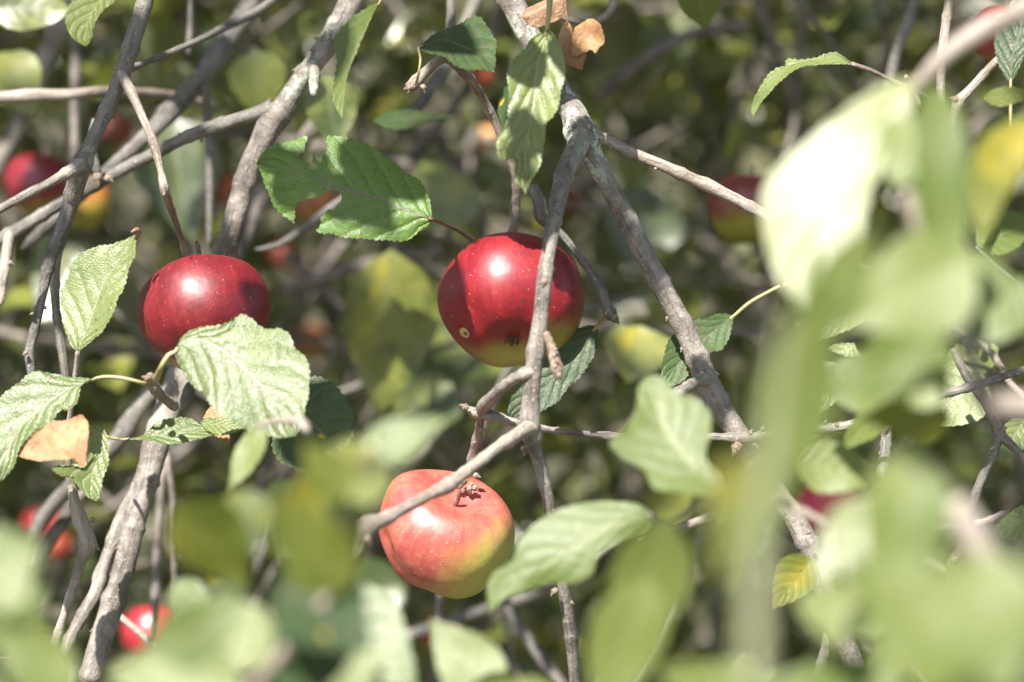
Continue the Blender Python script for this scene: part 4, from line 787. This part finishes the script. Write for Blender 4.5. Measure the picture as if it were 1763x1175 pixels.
# ================================================================== blurred foreground shoots
X1 = empty('foreground_shoot', P(1763, 10, 1.12), 'big blurred leafy shoot filling the right side close to the lens', 'shoot')
px_tube('stem', [(1850, -40, 1.12, 18), (1763, 15, 1.12, 17), (1700, 48, 1.12, 19), (1640, 85, 1.12, 18), (1595, 130, 1.12, 14), (1560, 170, 1.12, 9)], PINK_BARK, X1, step=.003, sides=14, seed=101, rough=.1)
px_tube('stem', [(1560, 330, 1.0, 9), (1590, 420, 1.0, 11), (1640, 510, 1.0, 12), (1670, 600, 1.0, 14), (1700, 690, 1.0, 22), (1763, 700, 1.0, 24), (1850, 720, 1.0, 24)], PINK_BARK, X1, step=.003, sides=14, seed=102, rough=.1)
px_tube('stem', [(1640, 860, .95, 26), (1680, 940, .95, 30), (1720, 1020, .95, 34), (1800, 1120, .95, 36)], PINK_BARK, X1, step=.003, sides=14, seed=103, rough=.1)
px_tube('stem', [(1352, 560, .74, 8), (1335, 700, .73, 13), (1315, 850, .72, 17), (1302, 1000, .71, 22), (1298, 1250, .70, 26)], GREEN_STALK, X1, step=.004, sides=14, seed=104, rough=.05)
leaf(X1, [(1566, 132), (1530, 200), (1480, 280), (1430, 380), (1415, 470), (1425, 562)], [(1530, 142), (1470, 180), (1400, 232), (1335, 290), (1312, 350), (1320, 430), (1345, 490), (1385, 540)], [(1572, 175), (1548, 240), (1510, 310), (1488, 380), (1480, 450), (1465, 525)], 1.07, (-.13, .40, .90), LEAF_PALE, NU=50, NV=9, serr=4, fold=.03, seed=70)
leaf(X1, [(1600, 140), (1612, 220), (1622, 320), (1630, 400), (1625, 470)], [(1580, 180), (1572, 260), (1575, 350), (1595, 430)], [(1640, 170), (1660, 240), (1672, 330), (1665, 410)], 1.0, (.1, .2, .95), LEAF_FORE, NU=40, NV=7, serr=4, fold=.1, seed=71)
FGR = [((1590, 200), (1540, 330), 50, 50, 1.05, (-.1, .45, .9), LEAF_FORE, 0),
       ((1680, 440), (1450, 560), 70, 80, .98, (0, .3, .9), LEAF_FORE, 0), ((1510, 380), (1330, 760), 36, 36, .9, (.4, .1, .9), LEAF_FORE, .05), ((1400, 540), (1330, 900), 60, 55, .85, (.3, .0, .9), LEAF_FORE, 0),
       ((1640, 560), (1440, 680), 50, 60, 1.02, (.1, .3, .9), LEAF_FORE, 0), ((1700, 430), (1640, 570), 40, 46, 1.05, (.1, .4, .9), LEAF_FORE, 0), ((1790, 200), (1690, 420), 42, 36, 1.1, (.2, .3, .9), LEAF_YELLOW, .12),
       ((1560, 700), (1630, 600), 40, 50, 1.1, (.0, .4, .9), LEAF_FORE, 0), ((1640, 720), (1480, 720), 40, 34, 1.12, (.3, .3, .8), LEAF_YELLOW, 0), ((1763, 480), (1660, 600), 50, 50, 1.1, (0, .4, .9), LEAF_FORE, 0),
       ((1570, 760), (1530, 1100), 60, 66, .88, (.1, .35, .9), LEAF_FORE, 0), ((1530, 870), (1400, 1000), 50, 62, 1.0, (-.1, .42, .89), LEAF_PALE, 0), ((1720, 1190), (1440, 950), 95, 80, .78, (.1, .3, .9), LEAF_FORE, 0),
       ((1660, 950), (1740, 1210), 90, 90, .76, (0, .3, .9), LEAF_FORE, 0), ((1450, 1000), (1440, 1120), 60, 60, .95, (0, .4, .9), LEAF_FORE, 0), ((1340, 1250), (1130, 1150), 60, 50, .95, (.1, .5, .9), LEAF_YELLOW, 0), ((1560, 1220), (1300, 1180), 60, 60, .95, (.1, .4, .9), LEAF_FORE, 0),
       ((1340, 770), (1225, 905), 32, 24, 1.22, (.0, .35, .9), LEAF_FORE, -.08), ((1370, 800), (1520, 825), 34, 40, 1.25, (0, .3, .9), LEAF_FORE, 0), ((1150, 890), (1060, 1150), 50, 60, 1.02, (.3, -.1, .9), LEAF_FORE, 0), ((1120, 1000), (1030, 1240), 60, 50, 1.0, (.2, .1, .9), LEAF_FORE, 0),
       ((1300, 770), (1235, 1000), 50, 60, .8, (.5, .0, .8), LEAF_BACK, 0), ((1763, 1060), (1660, 1200), 80, 60, .9, (0, .3, .9), LEAF_FORE, 0)]
fr = random.Random(12)
for _ in range(12):
    x, y = fr.uniform(1540, 1790), fr.uniform(380, 1180); a = fr.uniform(-2.6, .6); L_ = fr.uniform(120, 230)
    if 690 < y < 930: continue
    FGR.append(((x, y), (x + L_ * math.sin(a) * .7, y + L_ * math.cos(a)), L_ * .22, L_ * .2, fr.uniform(1.1, 1.28), (fr.uniform(-.4, .3), fr.uniform(.1, .7), .85), LEAF_FORE, fr.uniform(-.1, .1)))
for (b, t, wa, wb, z, n, m, bd) in FGR:
    leaf2(X1, b, t, wa, wb, z, n, bend=bd, mat=m, serr=3, seed=int(b[0] + b[1]), NU=36, NV=6, fold=.06)
X2 = empty('foreground_shoot', P(1250, 850, 1.25), 'soft green star-shaped leaf cluster under the central branch', 'shoot')
leaf(X2, [(1245, 848), (1200, 810), (1160, 760), (1130, 700), (1115, 645)], [(1215, 858), (1180, 855), (1130, 848), (1110, 815), (1070, 790), (1050, 770), (1075, 745), (1095, 710), (1100, 665)], [(1240, 820), (1215, 790), (1225, 745), (1222, 715), (1200, 695), (1165, 675), (1140, 650)], 1.24, (-.1, .45, .9), LEAF_FORE, serr=2, fold=.15, seed=33)
leaf(X2, [(1122, 882), (1060, 905), (980, 945), (900, 995), (842, 1052)], [(1090, 866), (1040, 862), (990, 865), (940, 885), (895, 925), (880, 960), (845, 985), (836, 1010), (838, 1035)], [(1118, 905), (1070, 930), (1030, 955), (1020, 985), (990, 1000), (940, 1000), (900, 1015), (865, 1030)], 1.285, (-.1, .35, .93), LEAF_FORE, NU=60, NV=10, serr=2, fold=-.1, droop=.05, seed=34, label='long pale leaf overlapping the edge of the pale red apple')
px_tube('stem', [(1117, 884, 1.285, 3), (1150, 900, 1.27, 4), (1250, 850, 1.25, 6), (1330, 860, 1.24, 7), (1420, 900, 1.22, 8)], PINK_BARK, X2, step=.003, sides=10)
X3 = empty('foreground_shoot', P(430, 1175, 1.0), 'blurred leafy shoot along the bottom left close to the lens', 'shoot')
px_tube('stem', [(300, 1300, 1.0, 12), (430, 1190, 1.0, 11), (520, 1080, 1.0, 10), (600, 960, 1.0, 8), (560, 800, 1.0, 6)], PINK_BARK, X3, step=.003, sides=10)
FGL = [((300, 870), (430, 1010), 46, 60, 1.05, (.3, -.3, .9), LEAF_YELLOW, 0), ((480, 1000), (640, 1120), 60, 80, 1.0, (.3, .6, .7), LEAF_DARK, 0), ((540, 800), (610, 1000), 60, 50, 1.0, (.5, -.1, .85), LEAF_YELLOW, 0), ((640, 760), (540, 900), 40, 60, 1.0, (.2, .3, .9), LEAF_BACK, 0),
       ((420, 1190), (180, 1160), 70, 60, 1.0, (0, .4, .9), LEAF_FORE, 0), ((480, 1080), (320, 1120), 46, 50, 1.02, (0, .4, .9), LEAF_FORE, 0), ((560, 1020), (720, 1190), 60, 60, 1.16, (-.1, .44, .9), LEAF_FRESH, 0), ((860, 1210), (740, 1065), 46, 46, 1.18, (-.1, .4, .9), LEAF_FORE, 0), ((560, 1190), (480, 1060), 70, 60, 1.0, (.3, .7, .6), LEAF_DARK, 0),
       ((-60, 1000), (70, 930), 70, 60, .95, (0, .3, .9), LEAF_FORE, 0), ((600, 1020), (470, 850), 50, 56, .95, (.4, 0, .9), LEAF_YELLOW, 0), ((260, 1130), (420, 1000), 50, 44, .92, (.1, .2, .9), LEAF_FORE, .08), ((120, 1200), (-20, 1060), 50, 44, .95, (.1, .2, .9), LEAF_FORE, 0), ((600, 860), (520, 760), 34, 30, .98, (.3, .1, .9), LEAF_YELLOW, 0), ((-40, 1100), (80, 1010), 50, 50, 1.0, (.2, .1, .9), LEAF_FORE, 0), ((620, 790), (770, 720), 30, 34, 1.1, (-.1, .4, .9), LEAF_FORE, 0), ((410, 840), (440, 960), 40, 40, 1.1, (.2, .2, .9), LEAF_BACK, 0),
       ((450, 730), (390, 850), 16, 22, 1.3, (-.3, .4, .9), LEAF_FORE, 0), ((650, 1190), (560, 1120), 50, 50, 1.05, (0, .4, .9), LEAF_FORE, 0), ((300, 1000), (370, 1075), 30, 26, 1.2, (0, .4, .9), LEAF_FORE, 0), ((980, 1240), (820, 1180), 40, 40, 1.1, (0, .3, .9), LEAF_YELLOW, 0)]
for (b, t, wa, wb, z, n, m, bd) in FGL:
    leaf2(X3, b, t, wa, wb, z, n, bend=bd, mat=m, serr=2.5, seed=int(b[0] + b[1]), NU=36, NV=6, fold=.06)
px_tube('stem', [(440, 735, 1.3, 5), (480, 725, 1.3, 6), (515, 725, 1.29, 9), (530, 745, 1.28, 9)], PINK_BARK, X3, step=.003, sides=10)

# ================================================================== apples
BA = basis(CV(-.15, .9, -.42))
apple('dark red shiny apple half covered by a broad green leaf', 354, 540, 1.505, 116, (-.15, .9, -.42),
      lambda R, S: apple_mat('dark_red_apple', (.10, .003, .008), (.18, .005, .010), (.36, .26, .045), BA.T @ CV(-.35, -.9, .0), .72, 1.05, R, .10, rough=.44), seed=1, flat=.80, res=(160, 96), stem_len=.75,
      lumps=[(BA.T @ CV(.8, -.3, .5), -.05, .6), (BA.T @ CV(-.5, -.8, .2), -.03, .5)])
BB = basis(CV(-.02, .78, -.62)); apos = (881, 517, 125)
lb = lambda x, y: loc_on(x, y, *apos, BB)
apple('central red apple with a tan scar hanging behind the forked branch', 881, 517, 1.545, 125, (-.02, .78, -.62),
      lambda R, S: apple_mat('central_apple', (.16, .004, .010), (.25, .006, .012), (.36, .35, .075), BB.T @ CV(.30, -.90, .15), .42, .92, R, .12, scar=S[0], marks=[(S[1], .06), (S[2], .04), (S[3], .05), (S[4], .04), (S[5], .05)], rough=.44), seed=2, flat=.80, res=(192, 110), stem_len=.75, spots=[(798, 573), (903, 517), (893, 532), (975, 527), (838, 568), (875, 465)],
      lumps=[(BB.T @ CV(-.2, -.75, .7), .02, .4), (BB.T @ CV(.1, -.1, 1), -.02, .25)])
BD = basis(CV(.28, .82, .50))
cpos = (767, 917, 118)
lc = lambda x, y: loc_on(x, y, *cpos, BD)
def unit(v): return v / np.linalg.norm(v)
apple('lumpy pale red and yellow apple hanging lowest under the twig', 767, 917, 1.50, 118, (.28, .82, .50),
      lambda R, S: apple_mat('pale_apple', (.34, .03, .05), (.46, .10, .08), (.40, .39, .085), BD.T @ CV(.62, -.76, .0), .15, .85, R, .55, marks=[(S[0], .06), (S[1], .045), (S[2], .04)], rough=.42, amount=.93, dots=1.35), seed=4, flat=.80, res=(192, 110), stem_len=.32, spots=[(676, 942), (817, 886), (712, 990)],
      lumps=[(unit(BD.T @ CV(-.45, .75, .35)), .11, .5), (unit(BD.T @ CV(.55, .62, .5)), -.05, .3), (unit(BD.T @ CV(-.9, -.1, .4)), -.06, .22), (unit(BD.T @ CV(-.8, -.5, .4)), -.07, .4), (unit(BD.T @ CV(.75, .1, .6)), .03, .4), (unit(BD.T @ CV(.4, -.85, .2)), .05, .4), (unit(BD.T @ CV(.42, .35, .8)), -.03, .16)])
def far_apple(label, px, py, z, r, red=(.24, .010, .02), red2=(.30, .02, .02), green=(.30, .28, .04), g=(.2, -.9, .1), lo=.2, hi=.8, stem=(.1, .95, -.2)):
    Bf = basis(CV(*stem))
    apple(label, px, py, z, r, stem, lambda R, S: apple_mat('far_apple', red, red2, green, Bf.T @ CV(*g), lo, hi, R, .4), seed=int(px), res=(40, 24), stem_len=.6, detail=False)
far_apple('blurred plum-red apple behind branches at the left edge', 70, 318, 2.0, 62, red=(.15, .007, .018), red2=(.19, .010, .018), lo=.35, hi=.75)
far_apple('blurred orange-green apple beside the plum-red one', 140, 350, 2.05, 52, red=(.36, .10, .03), red2=(.40, .13, .04), green=(.26, .24, .03), lo=-.2, hi=.5)
far_apple('shaded red and green apple half hidden by the white foreground leaf', 1290, 360, 1.85, 70, red=(.15, .012, .015), red2=(.19, .03, .015), green=(.22, .22, .02), lo=-.25, hi=.3, g=(.3, -.9, 0))
far_apple('small blurred bright red apple low on the left', 268, 1092, 1.95, 60, red=(.26, .010, .022), red2=(.32, .02, .03), green=(.40, .25, .04), g=(.7, -.6, 0), lo=.2, hi=.9)
far_apple('dark crimson apple behind the glossy leaf beside the blurred foreground stem', 1730, 60, 1.65, 58, red=(.22, .008, .02), red2=(.28, .02, .02), green=(.25, .18, .03), lo=.3, hi=.8)
far_apple('red apple mostly hidden behind the yellow-green leaf on the right', 1425, 880, 1.75, 60, red=(.42, .012, .04), red2=(.45, .02, .04))
far_apple('crimson apple partly seen behind the white leaf at lower right', 1500, 905, 1.8, 38, red=(.5, .02, .02), red2=(.55, .03, .03))
ORG = dict(red=(.26, .04, .025), red2=(.30, .065, .03), green=(.26, .14, .04), lo=.3, hi=1.0)
for (x, y, z, r, lab, kw) in [(482, 438, 2.5, 26, 'tiny blurred orange-red apple right of the dark red apple', ORG), (510, 450, 2.6, 22, 'tiny blurred salmon apple next to the orange-red one', ORG), (198, 225, 2.3, 34, 'blurred coral apple between crossing branches', ORG), (826, 128, 2.4, 26, 'blurred pink apple by the tip of the dark upper leaf', ORG),
                              (842, 238, 2.4, 22, 'blurred amber apple behind the hanging leaf', dict(red=(.6, .25, .06), red2=(.6, .3, .08), green=(.5, .35, .08))), (985, 350, 2.6, 24, 'blurred pink apple behind the fork', ORG), (530, 590, 2.4, 36, 'blurred rusty apple behind the broad glossy leaf', dict(red=(.35, .10, .03), red2=(.4, .12, .04))),
                              (72, 905, 2.3, 34, 'blurred crimson apple low at the left edge', dict(red=(.5, .03, .05), red2=(.5, .05, .05))), (95, 940, 2.3, 30, 'blurred orange apple under the crimson one', ORG), (535, 350, 1.95, 42, 'rust-orange apple seen through the tear in the leaf', dict(red=(.17, .05, .015), red2=(.22, .07, .02), green=(.25, .2, .03))),
                              (405, 335, 2.3, 30, 'blurred salmon apple behind the thick pale branch', ORG), (760, 1090, 2.2, 34, 'dim red apple behind the low dark branch', dict(red=(.4, .02, .03), red2=(.42, .03, .03))), (870, 650, 2.3, 34, 'dull red apple below the central apple', dict(red=(.3, .03, .04), red2=(.3, .05, .05))),
                              ]:
    far_apple(lab, x, y, z, r, **kw)
